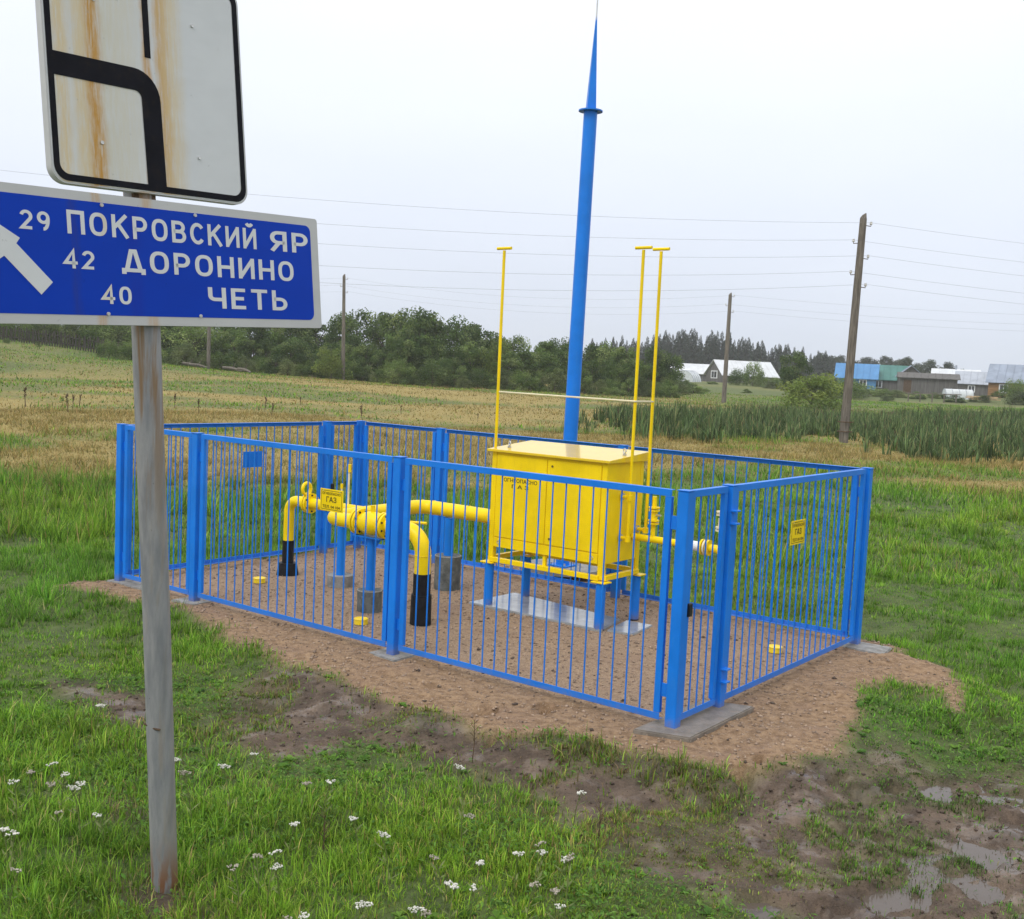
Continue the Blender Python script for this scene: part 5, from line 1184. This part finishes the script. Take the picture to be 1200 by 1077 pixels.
# ================================================================== VILLAGE
def house(name, lab, px, dep, rz, lx, ly, wall, rise, wm_, rm, parts=(), eave=.35, cat='house', sink=0.0, hip=None):
    x, y, z = at_depth(px, dep); o = thing(name, lab, cat, (x, y, z - .1 - sink), rz)
    mb = MB(); mb.box((0, 0, wall / 2), (lx, ly, wall)); mb.add([(-lx / 2, -ly / 2, wall), (-lx / 2, ly / 2, wall), (-lx / 2, 0, wall + rise)], [(0, 1, 2)]); mb.add([(lx / 2, -ly / 2, wall), (lx / 2, ly / 2, wall), (lx / 2, 0, wall + rise)], [(0, 2, 1)])
    wl = link('wall', mb.mesh('wall', wm_, False), o)
    e = eave; sl_ = rise / (ly / 2); th = .08
    for s in (-1, 1):
        y0, z0 = s * (ly / 2 + e), wall - e * sl_; y1, z1 = 0, wall + rise
        V = [(-lx / 2 - e, y0, z0 + .02), (lx / 2 + e, y0, z0 + .02), (lx / 2 + e, y1, z1 + .02), (-lx / 2 - e, y1, z1 + .02)]; V += [(a, b_, c + th) for a, b_, c in V]
        mb = MB(); mb.add(V, [(0, 1, 2, 3), (4, 5, 6, 7), (0, 1, 5, 4), (1, 2, 6, 5), (2, 3, 7, 6), (3, 0, 4, 7)])
        ro_ = link('roof', mb.mesh('roof', rm, False), o)
        nr = int(lx / .9)                                   # standing seams
        mb = MB(); nv = Vector((0, s * sl_, 1)).normalized()
        for k in range(1, nr):
            xx = -lx / 2 + lx * k / nr; a = Vector((xx, y0, z0 + .02 + th)); b_ = Vector((xx, y1, z1 + .02 + th)); mb.tube([a + nv * .02, b_ + nv * .02], .035, 4)
        if nr > 1: mb.obj('seams', rm, ro_)
    for kind, xx, zz, w, h in parts:                       # on the long front (-y), or the left gable when kind ends in _g
        g = kind.endswith('_g'); nm = kind.replace('_g', ''); pos = (-lx / 2 - .02, xx, zz) if g else (xx, -ly / 2 - .02, zz)
        if nm == 'window':
            mb = MB(); mb.box(pos, (.08, w, h) if g else (w, .08, h)); f_ = mb.obj('window', M['white'], o)
            for sx in (-1, 1):
                q = (pos[0] - .045, pos[1] + sx * w * .21, pos[2]) if g else (pos[0] + sx * w * .21, pos[1] - .045, pos[2])
                mb = MB(); mb.box(q, (.02, w * .34, h * .78) if g else (w * .34, .02, h * .78)); mb.obj('pane', M['glass'], f_)
        elif nm == 'door':
            mb = MB(); mb.box(pos, (.08, w, h) if g else (w, .08, h)); mb.obj('door', M['drystem'], o)
        elif nm == 'chimney':
            mb = MB(); mb.tube([(xx, 0, zz), (xx, 0, zz + h)], w, 8); mb.obj('chimney', M['roof_grey'], o)
    return o
W1 = [('window_g', 0, 1.5, 2.2, 1.2)]
house('barn', 'grey gabled barn with long pale metal roof behind dark bushes', 868, 186, R(16), 10.0, 6.4, 1.5, 2.3, M['plank'], M['roof_white'], [('window_g', 0, 1.4, 2.4, 1.3)])
house('barn', 'low building with pale metal roof left of the grey gable', 808, 200, R(-8), 6.5, 6.0, 1.5, 1.6, M['plank'], M['roof_white'], [('door', 0, .9, 1, 1.8)])
house('shed', 'tiny pale roofed shed at the left end of the village', 782, 190, R(10), 2.6, 2.6, 1.7, .6, M['plank'], M['roof_white'], [], cat='shed')
house('cottage', 'blue cottage with blue metal roof behind the leaning pole', 1003, 165, R(-19), 5.6, 5.6, 2.0, 2.0, M['wall_blue'], M['roof_blue'], [('window', 1.0, 1.2, 1.1, 1.1), ('window', -1.0, 1.2, 1.1, 1.1)])
house('cottage', 'dark cottage with green metal roof next to the blue roof', 1042, 166, R(-19), 5.6, 5.4, 2.0, 2.0, M['plank'], M['roof_green'], [('window', -1.6, 1.2, 1.1, 1.1)])
house('outbuilding', 'small brown gabled outbuilding right of the green roof', 1065, 158, R(75), 3.0, 3.2, 2.6, 1.3, M['plank'], M['roof_slate'], [])
house('board_shed', 'long grey weathered board shed in the village', 1086, 148, R(-18), 7.2, 4, 2.2, .6, M['plank'], M['plank'], [('door', -2.6, .95, 1, 1.9)], cat='shed')
house('house', 'low house with pale grey metal roof behind the board shed', 1118, 172, R(-22), 6.5, 7, 2.1, 1.9, M['plank'], M['roof_white'], [('chimney', 0, 3.7, .16, 1.0)])
house('house', 'long house with grey metal roof left of the brown house', 1152, 164, R(-24), 7.5, 7, 1.9, 1.7, M['plank'], M['roof_grey'], [('window', -1.6, 1.1, 1, 1)])
house('log_house', 'brown boarded house with blue grey sheet roof at right edge', 1205, 140, R(-28), 9.0, 8.0, 2.1, 2.2, M['log'], M['roof_slate'], [('window', -2.7, 1.25, 1.1, 1.1), ('window', 0.2, 1.25, 1.1, 1.1), ('chimney', 0.3, 3.9, .1, 1.3)])
for lab, px, dep, l, r, rz in (('arched plastic film greenhouse left of the grey barn', 805, 172, 3.4, 1.7, R(60)), ('white arched film greenhouse lying before the brown house', 1122, 128, 3.2, .62, R(0))):
    x, y, z = at_depth(px, dep); o = thing('greenhouse', lab, 'greenhouse', (x, y, z), rz); n = 12
    lift = .35 if r < 1 else 0
    sec = [(r * math.cos(math.pi * k / n), lift + r * (1.0 if r > 1 else 1.25) * math.sin(math.pi * k / n)) for k in range(n + 1)] + [(-r, -.2), (r, -.2)]
    mb = MB(); mb.prism(sec, lambda p: (-l / 2, p[0], p[1]), lambda p: (l / 2, p[0], p[1])); mb.obj('film', M['film'], o)
    for k in range(5):
        xx = -l / 2 + l * k / 4; mb = MB(); mb.tube([(xx, p[0] * 1.01, p[1] * 1.01) for p in sec[:n + 1]], .035, 5); mb.obj('hoop', M['roof_grey'], o)
x, y, z = at_depth(1153, 122)
lumber = thing('lumber_pile', 'pile of fresh sawn boards before the brown house', 'lumber', (x, y, z + .25), R(5))
for k in range(9):
    mb = MB(); mb.box((rt.uniform(-.4, .4), (k % 3) * .3, .08 + (k // 3) * .14), (3.4, .24, .10)); o = mb.obj('board', M['lumber'], lumber); o.rotation_euler = (0, 0, rt.uniform(-.05, .05))
rf_ = thing('rail_fence', 'thin wooden rail fence across the pasture before the shed', 'fence', at_depth(1085, 118)); ox, oy, oz = rf_.location
for k in range(5):
    px = 1064 + k * 14; x, y, z = at_depth(px, 118); mb = MB(); mb.tube([(x - ox, 0, z - oz - .2), (x - ox, 0, z - oz + 1.0)], .07, 6); mb.obj('post', M['wood'], rf_)
a = Vector(at_depth(1060, 118)); b_ = Vector(at_depth(1126, 118))
mb = MB(); mb.tube([a - rf_.location + Vector((0, 0, .9)), b_ - rf_.location + Vector((0, 0, .95))], .05, 6); mb.obj('rail', M['wood'], rf_)

# ================================================================== HAZE (damp air over the valley)
hz = MB(); hz.box((0, 320, 11.0), (1100, 800, 30.0)); hm, t, b = new_mat('damp_air'); t.nodes.remove(b)
vol = t.nodes.new('ShaderNodeVolumePrincipled'); vol.inputs['Color'].default_value = (0.97, 0.98, 1.0, 1); vol.inputs['Density'].default_value = 0.00048; vol.inputs['Anisotropy'].default_value = 0.3
t.links.new(vol.outputs[0], t.nodes['Material Output'].inputs['Volume'])
ho = hz.obj('haze', hm); tag(ho, None, None, None, 'stuff')
